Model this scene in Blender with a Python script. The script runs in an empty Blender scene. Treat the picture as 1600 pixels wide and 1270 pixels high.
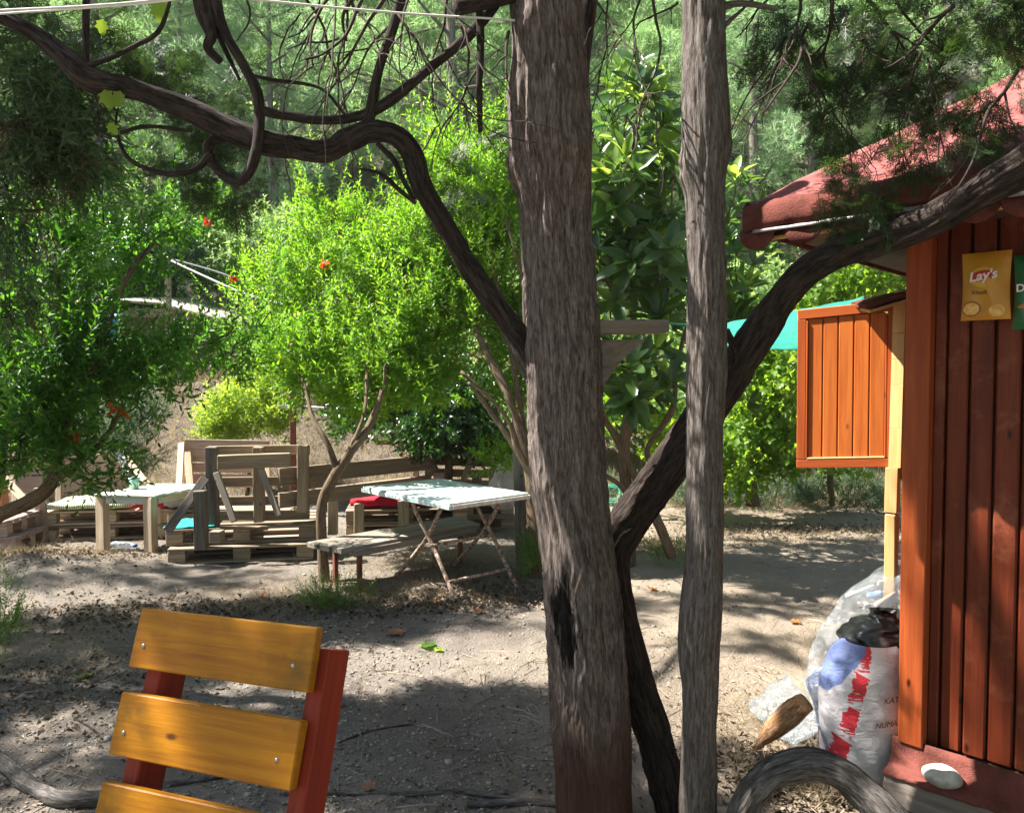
import bpy, bmesh, math, random
import numpy as np
from mathutils import Vector, Matrix, Quaternion

random.seed(7)
RNG = np.random.default_rng(7)
sc = bpy.context.scene
COL = sc.collection
PI = math.pi

# ------------------------------------------------------------------ camera, sky, sun, exposure
F, CX, CY = 1200.0, 800.0, 635.0
CAMZ = 1.6
PITCH = math.radians(2.15)
cam_d = bpy.data.cameras.new("camera")
cam_d.lens = 27.0; cam_d.sensor_width = 36.0
cam_d.clip_end = 600; cam_d.clip_start = 0.05
cam = bpy.data.objects.new("camera", cam_d); COL.objects.link(cam)
cam.location = (0, 0, CAMZ)
cam.rotation_euler = (PI / 2 - PITCH, 0, 0)
sc.camera = cam

SUN = Vector((0.96, -0.12, -1.3)).normalized()          # the way the light travels
world = bpy.data.worlds.new("World"); sc.world = world; world.use_nodes = True
wn = world.node_tree
sky = wn.nodes.new("ShaderNodeTexSky"); sky.sky_type = 'NISHITA'; sky.sun_disc = False
sky.sun_elevation = math.asin(-SUN.z)
sky.sun_rotation = math.atan2(-SUN.x, -SUN.y)
wn.links.new(sky.outputs[0], wn.nodes["Background"].inputs[0])
wn.nodes["Background"].inputs[1].default_value = 0.05
ld = bpy.data.lights.new("sun", 'SUN'); ld.energy = 5.0; ld.angle = math.radians(0.5); ld.color = (1.0, 0.95, 0.86)
sun = bpy.data.objects.new("sun", ld); COL.objects.link(sun)
sun.rotation_mode = 'QUATERNION'; sun.rotation_quaternion = SUN.to_track_quat('-Z', 'Y')
sun.location = (-8, 4, 14)
sc.view_settings.view_transform = 'Standard'
sc.view_settings.look = 'None'; sc.view_settings.gamma = 1.0; sc.view_settings.exposure = 2.15
sc.view_settings.use_curve_mapping = False
sc.render.engine = 'CYCLES'
sc.cycles.max_bounces = 8; sc.cycles.transparent_max_bounces = 8
sc.cycles.diffuse_bounces = 4; sc.cycles.transmission_bounces = 6
sc.cycles.use_denoising = True

# ------------------------------------------------------------------ pixel helpers (photo pixels -> places in the world)
_ct, _st = math.cos(PITCH), math.sin(PITCH)
def ray(px, py):
    u = (px - CX) / F; v = (py - CY) / F
    return Vector((u, _ct - v * _st, -_st - v * _ct))
def P(px, py, d):
    r = ray(px, py); return Vector((0, 0, CAMZ)) + r * (d / r.y)
def G(px, py, z=0.0):
    r = ray(px, py); return Vector((0, 0, CAMZ)) + r * ((z - CAMZ) / r.z)

# ------------------------------------------------------------------ noise
def _h(ix, iy, iz):
    n = (ix * 374761393 + iy * 668265263 + iz * 2147483647 + 1013904223) & 0xFFFFFFFF
    n = ((n ^ (n >> 13)) * 1274126177) & 0xFFFFFFFF
    n = (n ^ (n >> 16)) & 0xFFFF
    return n / 32767.5 - 1.0
def vnoise(p):
    p = np.asarray(p, dtype=np.float64)
    i = np.floor(p).astype(np.int64); f = p - i; f = f * f * (3 - 2 * f)
    x, y, z = i[:, 0], i[:, 1], i[:, 2]
    r = 0
    for dx in (0, 1):
        wx = f[:, 0] if dx else 1 - f[:, 0]
        for dy in (0, 1):
            wy = f[:, 1] if dy else 1 - f[:, 1]
            for dz in (0, 1):
                wz = f[:, 2] if dz else 1 - f[:, 2]
                r = r + wx * wy * wz * _h(x + dx, y + dy, z + dz)
    return r
def fbm(p, o=4):
    p = np.asarray(p, dtype=np.float64); a = 1; s = 0; t = 0
    for k in range(o):
        s = s + a * vnoise(p * (2 ** k) + 17.3 * k); t += a; a *= .5
    return s / t

# ------------------------------------------------------------------ object helpers
def wm(o):
    m = o.matrix_basis.copy()
    while o.parent: o = o.parent; m = o.matrix_basis @ m
    return m
def link(name, me, parent=None, M=None, kind=None):
    o = bpy.data.objects.new(name, me); COL.objects.link(o)
    if M is None: M = Matrix.Identity(4)
    if parent is not None:
        o.parent = parent; M = wm(parent).inverted() @ M
    o.matrix_basis = M
    if kind: o["kind"] = kind
    return o
def tag(o, label=None, cat=None, group=None, kind=None):
    if label: o["label"] = label
    if cat: o["category"] = cat
    if group: o["group"] = group
    if kind: o["kind"] = kind
    return o
def thing(name, loc, label, cat, group=None):
    o = bpy.data.objects.new(name, None); COL.objects.link(o)
    o.location = loc; o.empty_display_size = .1
    o.matrix_basis = Matrix.Translation(Vector(loc))
    return tag(o, label, cat, group)
def npmesh(name, verts, faces, mat=None, smooth=False, attr=None):
    """verts (N,3); faces: list of int arrays (M,k)"""
    me = bpy.data.meshes.new(name)
    verts = np.asarray(verts, dtype=np.float32)
    if not isinstance(faces, list): faces = [faces]
    faces = [np.asarray(f, dtype=np.int32) for f in faces if len(f)]
    me.vertices.add(len(verts)); me.vertices.foreach_set("co", verts.ravel())
    li = np.concatenate([f.ravel() for f in faces])
    tot = np.concatenate([np.full(len(f), f.shape[1], dtype=np.int32) for f in faces])
    st = np.concatenate([[0], np.cumsum(tot)[:-1]]).astype(np.int32)
    me.loops.add(len(li)); me.loops.foreach_set("vertex_index", li)
    me.polygons.add(len(tot)); me.polygons.foreach_set("loop_start", st); me.polygons.foreach_set("loop_total", tot)
    if smooth: me.polygons.foreach_set("use_smooth", np.ones(len(tot), dtype=bool))
    me.update(calc_edges=True)
    if attr is not None:
        a = me.attributes.new("bark", 'FLOAT_VECTOR', 'POINT'); a.data.foreach_set("vector", np.asarray(attr, dtype=np.float32).ravel())
    if mat: me.materials.append(mat)
    return me
def bm_mesh(name, bm, mat=None, smooth=False):
    me = bpy.data.meshes.new(name); bm.to_mesh(me); bm.free()
    if smooth:
        for p in me.polygons: p.use_smooth = True
    if mat: me.materials.append(mat)
    return me
_box = {}
def box_mesh(L, w, h, mat, bev=.004, jit=0.0, seed=0):
    key = (round(L, 4), round(w, 4), round(h, 4), mat.name, bev, jit, seed)
    if key in _box: return _box[key]
    bm = bmesh.new(); bmesh.ops.create_cube(bm, size=1)
    if L > .5 and jit:
        bmesh.ops.subdivide_edges(bm, edges=[e for e in bm.edges if abs(e.verts[0].co.x - e.verts[1].co.x) > .5], cuts=3)
    rr = random.Random(seed + int(L * 1000))
    for v in bm.verts:
        v.co.x *= L; v.co.y *= w; v.co.z *= h
    if jit:
        for v in bm.verts:
            v.co += Vector((rr.uniform(-1, 1) * jit * 2 if abs(v.co.x) > L * .49 else 0, rr.uniform(-1, 1) * jit, rr.uniform(-1, 1) * jit))
    b = min(bev, .3 * min(L, w, h))
    if b > 0: bmesh.ops.bevel(bm, geom=list(bm.edges), offset=b, segments=1, affect='EDGES')
    me = bm_mesh("board", bm, mat); _box[key] = me
    return me
def frame(p0, p1, up=Vector((0, 0, 1))):
    x = (p1 - p0).normalized()
    z = up - x * up.dot(x)
    if z.length < 1e-4: z = Vector((0, 1, 0)) - x * x.y
    z.normalize(); y = z.cross(x)
    M = Matrix((x, y, z)).transposed().to_4x4(); M.translation = (p0 + p1) / 2
    return M
_sd = [0]
def beam(name, p0, p1, w, h, mat, parent, up=Vector((0, 0, 1)), bev=.004, jit=.0015):
    p0 = Vector(p0); p1 = Vector(p1); _sd[0] += 1
    return link(name, box_mesh(round((p1 - p0).length, 3), w, h, mat, bev, jit, _sd[0]), parent, frame(p0, p1, Vector(up)))

# ------------------------------------------------------------------ materials
def newmat(name):
    m = bpy.data.materials.new(name); m.use_nodes = True
    nt = m.node_tree; b = nt.nodes["Principled BSDF"]
    return m, nt, b
def N(nt, t, **kw):
    n = nt.nodes.new(t)
    for k, v in kw.items(): setattr(n, k, v)
    return n
def ramp(nt, fac, stops):
    r = N(nt, "ShaderNodeValToRGB"); cr = r.color_ramp
    while len(cr.elements) < len(stops): cr.elements.new(.5)
    for e, (p, c) in zip(cr.elements, stops):
        e.position = p; e.color = (*c, 1) if len(c) == 3 else c
    nt.links.new(fac, r.inputs[0]); return r.outputs[0]
def noise(nt, vec, scale, detail=4, rough=.6, dist=0.0):
    n = N(nt, "ShaderNodeTexNoise"); n.inputs['Scale'].default_value = scale
    n.inputs['Detail'].default_value = detail; n.inputs['Roughness'].default_value = rough
    n.inputs['Distortion'].default_value = dist
    if vec is not None: nt.links.new(vec, n.inputs['Vector'])
    return n.outputs['Fac']
def mapping(nt, vec, scale):
    m = N(nt, "ShaderNodeMapping"); m.inputs['Scale'].default_value = scale; nt.links.new(vec, m.inputs[0]); return m.outputs[0]
def mixc(nt, fac, a, b, mode='MIX'):
    m = N(nt, "ShaderNodeMix", data_type='RGBA', blend_type=mode)
    for s, v in ((0, fac), (6, a), (7, b)):
        if hasattr(v, 'links') or hasattr(v, 'is_linked'): nt.links.new(v, m.inputs[s])
        else: m.inputs[s].default_value = v if s == 0 else (*v, 1)
    return m.outputs[2]
def math_(nt, op, a, b=None, clamp=False):
    m = N(nt, "ShaderNodeMath", operation=op); m.use_clamp = clamp
    for s, v in ((0, a), (1, b)):
        if v is None: continue
        if hasattr(v, 'is_linked'): nt.links.new(v, m.inputs[s])
        else: m.inputs[s].default_value = v
    return m.outputs[0]
def bump(nt, b, h, strength, dist=.01):
    n = N(nt, "ShaderNodeBump"); n.inputs['Strength'].default_value = strength; n.inputs['Distance'].default_value = dist
    nt.links.new(h, n.inputs['Height']); nt.links.new(n.outputs[0], b.inputs['Normal'])
def objcoord(nt, rnd=30.0):
    tc = N(nt, "ShaderNodeTexCoord"); oi = N(nt, "ShaderNodeObjectInfo")
    s = math_(nt, 'MULTIPLY', oi.outputs['Random'], rnd)
    a = N(nt, "ShaderNodeVectorMath", operation='ADD'); nt.links.new(tc.outputs['Object'], a.inputs[0]); nt.links.new(s, a.inputs[1])
    return a.outputs[0], oi.outputs['Random']
def wood(name, c1, c2, c3=None, grain=1.0, rough=.7, wear=None, knots=True, bumpi=.35, spec=.3, vary=.25):
    """grain runs along local X of every board"""
    m, nt, b = newmat(name)
    v, rnd = objcoord(nt)
    g1 = noise(nt, mapping(nt, v, (1.3 * grain, 22 * grain, 22 * grain)), 1.6, 5, .65, .6)
    g2 = noise(nt, mapping(nt, v, (5 * grain, 160 * grain, 160 * grain)), 1.5, 3, .6)
    f = math_(nt, 'ADD', math_(nt, 'MULTIPLY', g1, .75), math_(nt, 'MULTIPLY', g2, .3))
    c = ramp(nt, f, [(.36, c2), (.52, tuple((x + y) / 2 for x, y in zip(c1, c2))), (.66, c1)])
    if knots:
        vo = N(nt, "ShaderNodeTexVoronoi"); vo.inputs['Scale'].default_value = 1.0
        nt.links.new(mapping(nt, v, (4.2, 9, 9)), vo.inputs['Vector'])
        kf = ramp(nt, vo.outputs['Distance'], [(.035, (1, 1, 1)), (.085, (0, 0, 0))])
        c = mixc(nt, kf, c, tuple(x * .28 for x in c2))
    if wear:
        wf = ramp(nt, noise(nt, v, 7.0, 5, .7), [(.54, (0, 0, 0)), (.72, (.75, .75, .75))])
        c = mixc(nt, wf, c, wear)
    hsv = N(nt, "ShaderNodeHueSaturation"); nt.links.new(c, hsv.inputs['Color'])
    nt.links.new(math_(nt, 'ADD', math_(nt, 'MULTIPLY', rnd, vary), 1 - vary / 2), hsv.inputs['Value'])
    nt.links.new(hsv.outputs[0], b.inputs['Base Color'])
    b.inputs['Roughness'].default_value = rough; b.inputs['Specular IOR Level'].default_value = spec
    bump(nt, b, f, bumpi, .004)
    return m
def plain(name, c, rough=.6, c2=None, scale=8, metal=0, spec=.4, bumpi=0.0, bscale=60):
    m, nt, b = newmat(name)
    v, _ = objcoord(nt)
    if c2 is not None:
        nt.links.new(ramp(nt, noise(nt, v, scale, 5, .65), [(.38, c), (.62, c2)]), b.inputs['Base Color'])
    else:
        nt.links.new(mixc(nt, noise(nt, v, scale, 3), c, tuple(x * .8 for x in c)), b.inputs['Base Color'])
    b.inputs['Roughness'].default_value = rough; b.inputs['Metallic'].default_value = metal
    b.inputs['Specular IOR Level'].default_value = spec
    if bumpi: bump(nt, b, noise(nt, v, bscale, 4), bumpi, .004)
    return m
def leafmat(name, c1, c2, tr1, tr2, trans=.45, rough=.45, spec=.35, c3=None):
    m, nt, b = newmat(name)
    g = N(nt, "ShaderNodeNewGeometry"); r = g.outputs['Random Per Island']
    st = [(0, c1), (.75, c2)] + ([(.97, c2), (1.0, c3)] if c3 else [])
    nt.links.new(ramp(nt, r, st), b.inputs['Base Color'])
    b.inputs['Roughness'].default_value = rough; b.inputs['Specular IOR Level'].default_value = spec
    t = N(nt, "ShaderNodeBsdfTranslucent")
    nt.links.new(ramp(nt, r, [(0, tr1), (1, tr2)]), t.inputs['Color'])
    mx = N(nt, "ShaderNodeMixShader"); mx.inputs[0].default_value = trans
    nt.links.new(b.outputs[0], mx.inputs[1]); nt.links.new(t.outputs[0], mx.inputs[2])
    nt.links.new(mx.outputs[0], nt.nodes["Material Output"].inputs[0])
    return m
def barkmat(name, c_dark, c_mid, c_light, fs=1.0, char=None, red=None, bumpi=.8):
    m, nt, b = newmat(name)
    at = N(nt, "ShaderNodeAttribute"); at.attribute_name = "bark"; v = at.outputs['Vector']
    a = noise(nt, mapping(nt, v, (105 * fs, 105 * fs, 13 * fs)), 1.0, 6, .7, .5)
    c0 = noise(nt, mapping(nt, v, (330 * fs, 330 * fs, 42 * fs)), 1.0, 3, .6)
    big = noise(nt, v, 5.0, 3, .6)
    f = math_(nt, 'ADD', math_(nt, 'MULTIPLY', a, .7), math_(nt, 'MULTIPLY', c0, .35))
    c = ramp(nt, f, [(.40, c_dark), (.50, c_mid), (.63, c_light)])
    c = mixc(nt, math_(nt, 'MULTIPLY', big, .35), c, tuple(x * .8 for x in c_mid))
    sx = N(nt, "ShaderNodeSeparateXYZ"); nt.links.new(v, sx.inputs[0])
    if red:      # older fibrous reddish bark low on the stem
        rf = math_(nt, 'ADD', math_(nt, 'MULTIPLY', sx.outputs[2], -3.2), math_(nt, 'ADD', math_(nt, 'MULTIPLY', big, 1.2), 1.55), True)
        c = mixc(nt, rf, c, mixc(nt, a, tuple(x * .45 for x in red), red))
    if char:     # burnt scar
        vm = N(nt, "ShaderNodeVectorMath", operation='SUBTRACT'); nt.links.new(v, vm.inputs[0]); vm.inputs[1].default_value = char[0]
        vs = N(nt, "ShaderNodeVectorMath", operation='MULTIPLY'); nt.links.new(vm.outputs[0], vs.inputs[0]); vs.inputs[1].default_value = char[1]
        ln = N(nt, "ShaderNodeVectorMath", operation='LENGTH'); nt.links.new(vs.outputs[0], ln.inputs[0])
        q = math_(nt, 'ADD', ln.outputs['Value'], math_(nt, 'MULTIPLY', math_(nt, 'SUBTRACT', a, .5), 2.2))
        cf = ramp(nt, q, [(.75, (1, 1, 1)), (1.0, (0, 0, 0))])
        c = mixc(nt, cf, c, (.012, .010, .009))
    nt.links.new(c, b.inputs['Base Color'])
    b.inputs['Roughness'].default_value = .9; b.inputs['Specular IOR Level'].default_value = .15
    bump(nt, b, f, bumpi, .012)
    return m

M_BARK = barkmat("juniper_bark", (0.0306, 0.0218, 0.0184), (0.1020, 0.0782, 0.0680), (0.2244, 0.1904, 0.1768),
                 char=((-.062, -.08, .91), (23, 10, 5.6)), red=(.12, .062, .045))
M_BARK2 = barkmat("juniper_bark_smooth", (0.0347, 0.0277, 0.0243), (0.0983, 0.0809, 0.0723), (0.1965, 0.1734, 0.1618))
M_BARKD = barkmat("juniper_bark_dark", (0.0060, 0.0045, 0.0040), (0.0250, 0.0180, 0.0155), (0.0700, 0.0525, 0.0450), fs=.8)
M_TWIG = barkmat("twig_bark", (0.0180, 0.0132, 0.0108), (0.0480, 0.0348, 0.0288), (0.0960, 0.0750, 0.0630), bumpi=.4)
M_STEM = barkmat("orchard_bark", (0.0420, 0.0300, 0.0210), (0.1200, 0.0840, 0.0540), (0.2160, 0.1620, 0.1080), bumpi=.5)
M_PINEB = barkmat("pine_bark", (.05, .04, .035), (.16, .13, .115), (.30, .26, .24), fs=.3)
M_ROOT = barkmat("driftwood_root", (0.0179, 0.0153, 0.0138), (0.0765, 0.0663, 0.0612), (0.1836, 0.1683, 0.1581), fs=.9)
M_JUN = leafmat("juniper_foliage", (0.0126, 0.0280, 0.0084), (0.0315, 0.0595, 0.0140), (0.0350, 0.0840, 0.0140), (0.0980, 0.1820, 0.0280), .3)
M_POMD = leafmat("pomegranate_leaves_shade", (.018, .05, .012), (.05, .12, .02), (.09, .32, .02), (.26, .56, .03), .45, c3=(.10, .16, .03))  # darker copy of the pomegranate leaves, shade put into the colour
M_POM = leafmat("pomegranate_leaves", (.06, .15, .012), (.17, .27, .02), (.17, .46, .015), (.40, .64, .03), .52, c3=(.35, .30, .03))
M_LOQ = leafmat("loquat_leaf", (.018, .055, .016), (.045, .10, .022), (.10, .24, .03), (.24, .42, .05), .3, rough=.32, spec=.5)
M_LOQY = leafmat("loquat_young_leaf", (.10, .20, .04), (.16, .27, .05), (.32, .56, .05), (.52, .68, .08), .55, rough=.38)
M_CIT = leafmat("citrus_leaves", (.015, .05, .014), (.035, .09, .02), (.06, .20, .02), (.12, .30, .03), .3, rough=.28, spec=.55)
M_VINE = leafmat("vine_leaves", (.05, .12, .015), (.12, .22, .03), (.22, .44, .02), (.46, .62, .04), .5)
M_SHRUB = leafmat("bright_shrub_leaves", (.10, .20, .02), (.20, .30, .03), (.40, .60, .04), (.60, .72, .06), .5)
M_GREY = leafmat("grey_green_leaves", (.05, .09, .05), (.10, .15, .09), (.12, .22, .08), (.2, .32, .12), .35)
M_OLEA = leafmat("hanging_leaves", (.03, .06, .025), (.07, .11, .05), (.07, .16, .03), (.14, .26, .05), .35)
M_BROWNLEAF = leafmat("withered_leaves", (.03, .02, .012), (.12, .075, .035), (.1, .06, .02), (.2, .13, .04), .2)
M_PINE = leafmat("pine_needles", (.10, .17, .05), (.17, .25, .08), (.28, .50, .17), (.46, .68, .28), .52, rough=.6)
M_PINE2 = leafmat("pine_needles_bluish", (.08, .14, .07), (.13, .21, .11), (.32, .52, .24), (.50, .70, .36), .55, rough=.6)
M_SCRUB = leafmat("scrub_leaves", (.07, .13, .04), (.14, .21, .08), (.30, .50, .12), (.50, .70, .22), .5)
M_DRY = leafmat("dry_grass", (0.1920, 0.1440, 0.0800), (0.3840, 0.3040, 0.2000), (0.3040, 0.2240, 0.1120), (0.4800, 0.3840, 0.2240), .35, rough=.8, spec=.1)
M_WEED = leafmat("weeds", (.05, .12, .02), (.12, .22, .04), (.18, .40, .04), (.40, .60, .08), .45)
M_LITTER = leafmat("leaf_litter", (.13, .09, .06), (.36, .30, .23), (.10, .07, .04), (.3, .2, .1), .15, rough=.85, spec=.1)
M_LITTER_OLD = leafmat("leaf_litter_old", (0.0650, 0.0423, 0.0260), (0.2470, 0.2015, 0.1560), (0.0650, 0.0455, 0.0260), (0.1950, 0.1300, 0.0650), .15, rough=.85, spec=.1)
M_STONE = leafmat("pebbles", (0.1320, 0.1200, 0.1080), (0.3000, 0.2820, 0.2580), (0.1200, 0.1200, 0.1200), (0.1800, 0.1800, 0.1800), 0.0, rough=.9, spec=.1)
M_FLOWER = leafmat("red_flower", (.62, .03, .01), (.75, .07, .015), (.85, .06, .02), (.9, .15, .03), .35)

M_CABIN = wood("cabin_stained_pine", (0.1474, 0.0270, 0.0084), (0.0737, 0.0118, 0.0039), grain=.8, rough=.5, spec=.25, bumpi=.3, vary=.4, wear=(0.2210, 0.0723, 0.0382))
M_POSTC = wood("cabin_corner_post", (0.3450, 0.0788, 0.0210), (0.1950, 0.0338, 0.0097), grain=.8, rough=.45, spec=.25, bumpi=.2)
M_SHUT = wood("shutter_varnished_pine", (0.5808, 0.1672, 0.0308), (0.3696, 0.0774, 0.0132), grain=.7, rough=.45, spec=.25, bumpi=.15, vary=.16)
M_SHUTF = wood("shutter_frame_pine", (0.4250, 0.0978, 0.0221), (0.2805, 0.0527, 0.0127), grain=.7, rough=.45, spec=.25, bumpi=.15, vary=.1)
M_CREAM = wood("pale_jointed_pine", (0.6120, 0.3910, 0.1700), (0.4760, 0.2720, 0.0935), rough=.6, knots=False, vary=.25)
M_YEL = wood("chair_yellow_pine", (.46, .19, .004), (.27, .088, .003), grain=1.1, rough=.5, spec=.25, wear=(.16, .085, .012), bumpi=.3, vary=.15)
M_RED = wood("chair_red_wood", (.30, .034, .012), (.16, .016, .007), grain=1, rough=.55, spec=.25, knots=False, bumpi=.3, vary=.2)
M_PAL = wood("pallet_wood_weathered", (0.3360, 0.2640, 0.1920), (0.1600, 0.1160, 0.0800), rough=.85, bumpi=.6, vary=.5)
M_PALL = wood("pallet_wood_pale", (0.4960, 0.4000, 0.2880), (0.3040, 0.2240, 0.1440), rough=.8, bumpi=.5, vary=.35)
M_PALR = wood("pallet_wood_pinkish", (0.3680, 0.2720, 0.2240), (0.2240, 0.1600, 0.1280), rough=.85, bumpi=.5, vary=.2)
M_PALD = wood("pallet_wood_dark", (.17, .15, .13), (.06, .052, .046), rough=.85, bumpi=.6, vary=.3)
M_BENCH = wood("grey_bench_wood", (0.2880, 0.2560, 0.2160), (0.1280, 0.1040, 0.0800), rough=.85, bumpi=.6, vary=.2)
M_SHELF = wood("shelf_grey_wood", (0.2550, 0.2175, 0.1875), (0.1425, 0.1125, 0.0938), rough=.85, bumpi=.5, vary=.1)
M_DARKW = wood("soffit_dark_wood", (.10, .045, .025), (.05, .022, .014), rough=.8)
M_WHITEP = wood("pale_painted_wood", (0.4650, 0.5100, 0.4500), (0.3150, 0.3300, 0.2700), rough=.7, wear=(0.2850, 0.2250, 0.1650), knots=False)
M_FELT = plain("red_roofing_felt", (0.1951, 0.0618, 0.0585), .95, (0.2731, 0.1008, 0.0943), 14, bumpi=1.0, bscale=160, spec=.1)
M_FELTD = plain("red_roofing_felt_dark", (0.0910, 0.0315, 0.0245), .95, (0.1750, 0.0560, 0.0455), 9, bumpi=1.0, bscale=150, spec=.1)  # darker, browner felt for fascia, skirt, scallops and hood
M_TEAL = plain("teal_shade_cloth", (.002, .13, .10), .8, (.004, .19, .14), 10, bumpi=.3, bscale=200)
M_TURQ = plain("turquoise_cushion", (.0, .38, .34), .8, (.01, .48, .42), 6)
M_TABLE = plain("pale_blue_tabletop_paint", (.44, .58, .56), .5, (.58, .66, .63), 5)
M_TEDGE = plain("white_table_edge", (.70, .66, .60), .6, (.50, .42, .36), 30)
M_RUST = plain("chipped_rusty_paint", (.55, .42, .33), .75, (.14, .06, .035), 38, bumpi=.4)
M_RUSTP = plain("red_oxide_iron", (.20, .06, .04), .75, (.12, .045, .03), 30, bumpi=.3)
M_REDC = plain("crimson_cushion", (.55, .012, .04), .85, (.42, .010, .03), 8)
M_WHITE = plain("white_plastic", (.72, .72, .72), .4)
M_MINT = plain("mint_cup_plastic", (0.3360, 0.5920, 0.4960), .35)
M_BLUE = plain("blue_tarpaulin", (.03, .26, .62), .5, (.08, .36, .72), 5)
M_BLUECAP = plain("blue_bottle_cap", (.02, .16, .62), .35)
M_TIN = plain("pale_roof_sheet", (0.4650, 0.4200, 0.3450), .6, (0.3450, 0.2850, 0.2100), 4)
M_ROPE = plain("white_rope", (.74, .72, .70), .8)
M_GRSTEEL = plain("screw_steel", (.45, .45, .46), .35, metal=.9)
M_GRN = plain("green_hose_plastic", (.03, .42, .32), .5)
M_STONEW = plain("white_ashtray_stone", (.55, .53, .48), .8, (.34, .32, .28), 30, bumpi=.6, bscale=50)
M_BLACKBAG = plain("black_bin_bag", (.018, .018, .02), .28, bumpi=.5, bscale=30, spec=.6)
M_WALLM = plain("shed_wall", (.30, .27, .22), .9, (.2, .17, .14), 4)
M_METAL = plain("aluminium_strip", (0.3100, 0.3000, 0.2900), .5, (0.2100, 0.1900, 0.1750), 12, metal=.3)

def plastic_film(name, tint=(.82, .88, .92), a=.45, bs=22):
    m, nt, b = newmat(name)
    v, _ = objcoord(nt)
    b.inputs['Base Color'].default_value = (*tint, 1); b.inputs['Roughness'].default_value = .10
    b.inputs['Specular IOR Level'].default_value = 1.0
    f = noise(nt, v, 9, 5, .7, 1.0)
    tr = N(nt, "ShaderNodeBsdfTransparent"); tr.inputs[0].default_value = (.93, .95, .97, 1)
    gl = N(nt, "ShaderNodeBsdfGlossy"); gl.inputs['Roughness'].default_value = .14
    bmp = N(nt, "ShaderNodeBump"); bmp.inputs['Strength'].default_value = 1.0; bmp.inputs['Distance'].default_value = .03
    nt.links.new(noise(nt, v, bs, 5, .7, 1.5), bmp.inputs['Height'])
    for q in (b, gl): nt.links.new(bmp.outputs[0], q.inputs['Normal'])
    m1 = N(nt, "ShaderNodeMixShader"); nt.links.new(ramp(nt, f, [(.4, (a * .5,) * 3), (.64, (min(1, a * 1.8),) * 3)]), m1.inputs[0])
    nt.links.new(tr.outputs[0], m1.inputs[1]); nt.links.new(b.outputs[0], m1.inputs[2])
    m2 = N(nt, "ShaderNodeMixShader"); m2.inputs[0].default_value = .16
    nt.links.new(m1.outputs[0], m2.inputs[1]); nt.links.new(gl.outputs[0], m2.inputs[2])
    nt.links.new(m2.outputs[0], nt.nodes["Material Output"].inputs[0])
    return m
M_FILM = plastic_film("clear_plastic_film", (.45, .50, .54), .20)
M_FILMB = plastic_film("clear_plastic_film_bluish", (.20, .26, .40), .6)
M_BOTTLE = plastic_film("bottle_plastic", (.7, .85, .95), .4, 40)

def ground_mat():
    m, nt, b = newmat("dry_earth")
    tc = N(nt, "ShaderNodeTexCoord"); v = tc.outputs['Object']
    n1 = noise(nt, v, .9, 6, .6); n2 = noise(nt, v, 9, 6, .7); n3 = noise(nt, v, 70, 4, .7)
    c = ramp(nt, n1, [(.38, (0.147, 0.114, 0.089)), (.5, (0.208, 0.172, 0.139)), (.64, (0.278, 0.237, 0.193))])
    c = mixc(nt, ramp(nt, n2, [(.42, (0, 0, 0)), (.7, (.55,) * 3)]), c, (0.119, 0.091, 0.072))
    c = mixc(nt, ramp(nt, n3, [(.56, (0, 0, 0)), (.72, (.6,) * 3)]), c, (0.318, 0.284, 0.247))
    # trodden grey clay on the left, straw-coloured sand on the right of the trees
    sx = N(nt, "ShaderNodeSeparateXYZ"); nt.links.new(v, sx.inputs[0])
    fx = math_(nt, 'ADD', math_(nt, 'MULTIPLY', sx.outputs[0], .7), math_(nt, 'MULTIPLY', math_(nt, 'SUBTRACT', n1, .5), 2.5))
    fx = math_(nt, 'ADD', fx, .25, True)
    c = mixc(nt, fx, mixc(nt, .35, c, (0.173, 0.162, 0.154)), mixc(nt, .45, c, (0.327, 0.272, 0.205)))
    far = math_(nt, 'MULTIPLY', math_(nt, 'SUBTRACT', sx.outputs[1], 12.5), .4, True)
    c = mixc(nt, far, c, mixc(nt, n2, (0.032, 0.043, 0.022), (0.126, 0.109, 0.077)))
    nt.links.new(c, b.inputs['Base Color']); b.inputs['Roughness'].default_value = .95; b.inputs['Specular IOR Level'].default_value = .1
    h = math_(nt, 'ADD', math_(nt, 'MULTIPLY', n2, .6), math_(nt, 'MULTIPLY', n3, .4))
    bump(nt, b, h, 1.0, .05)
    return m

# ------------------------------------------------------------------ terrain
def ss(a, b, x):
    t = np.clip((x - a) / (b - a), 0, 1); return t * t * (3 - 2 * t)
def ground_h(x, y):
    x = np.asarray(x, float); y = np.asarray(y, float)
    p = np.stack([x.ravel(), y.ravel(), np.zeros(x.size)], 1)
    n = (fbm(p * .8, 3) * .035 + fbm(p * 5 + 3, 3) * .022 + np.abs(fbm(p * 13 + 8, 2)) * .010).reshape(x.shape)
    m = .16 * np.exp(-(((x + 3.9) / .9) ** 2 + ((y - 6.2) / .55) ** 2))
    m = m + .05 * np.exp(-(((x - .1) / .8) ** 2 + ((y - 4.9) / .35) ** 2))
    edge = 9.6 + .5 * np.sin(x * .5) + np.where(x > -1, 1.0, 0) * ss(-1, 1.5, x)
    bank = ss(0, 3.4, y - edge) * 1.75
    hill = np.maximum(0, y - 15.5) * .78 * ss(15.5, 19, y) + ss(18, 40, y) * fbm(p * .07 + 9, 3).reshape(x.shape) * 3.5
    sides = ss(22, 60, np.abs(x)) * 9
    return n * (1 + ss(10, 20, y) * 6) + m + bank + hill + sides * ss(4, 20, y)
def gh(x, y): return float(ground_h(np.array([x]), np.array([y]))[0])
def Gt(px, py):
    p = G(px, py); 
    for _ in range(3): p = G(px, py, gh(p.x, p.y))
    return p
xs = np.concatenate([np.linspace(-160, -12, 40), np.arange(-11.5, 11.6, .05), np.linspace(12, 160, 40)])
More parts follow.
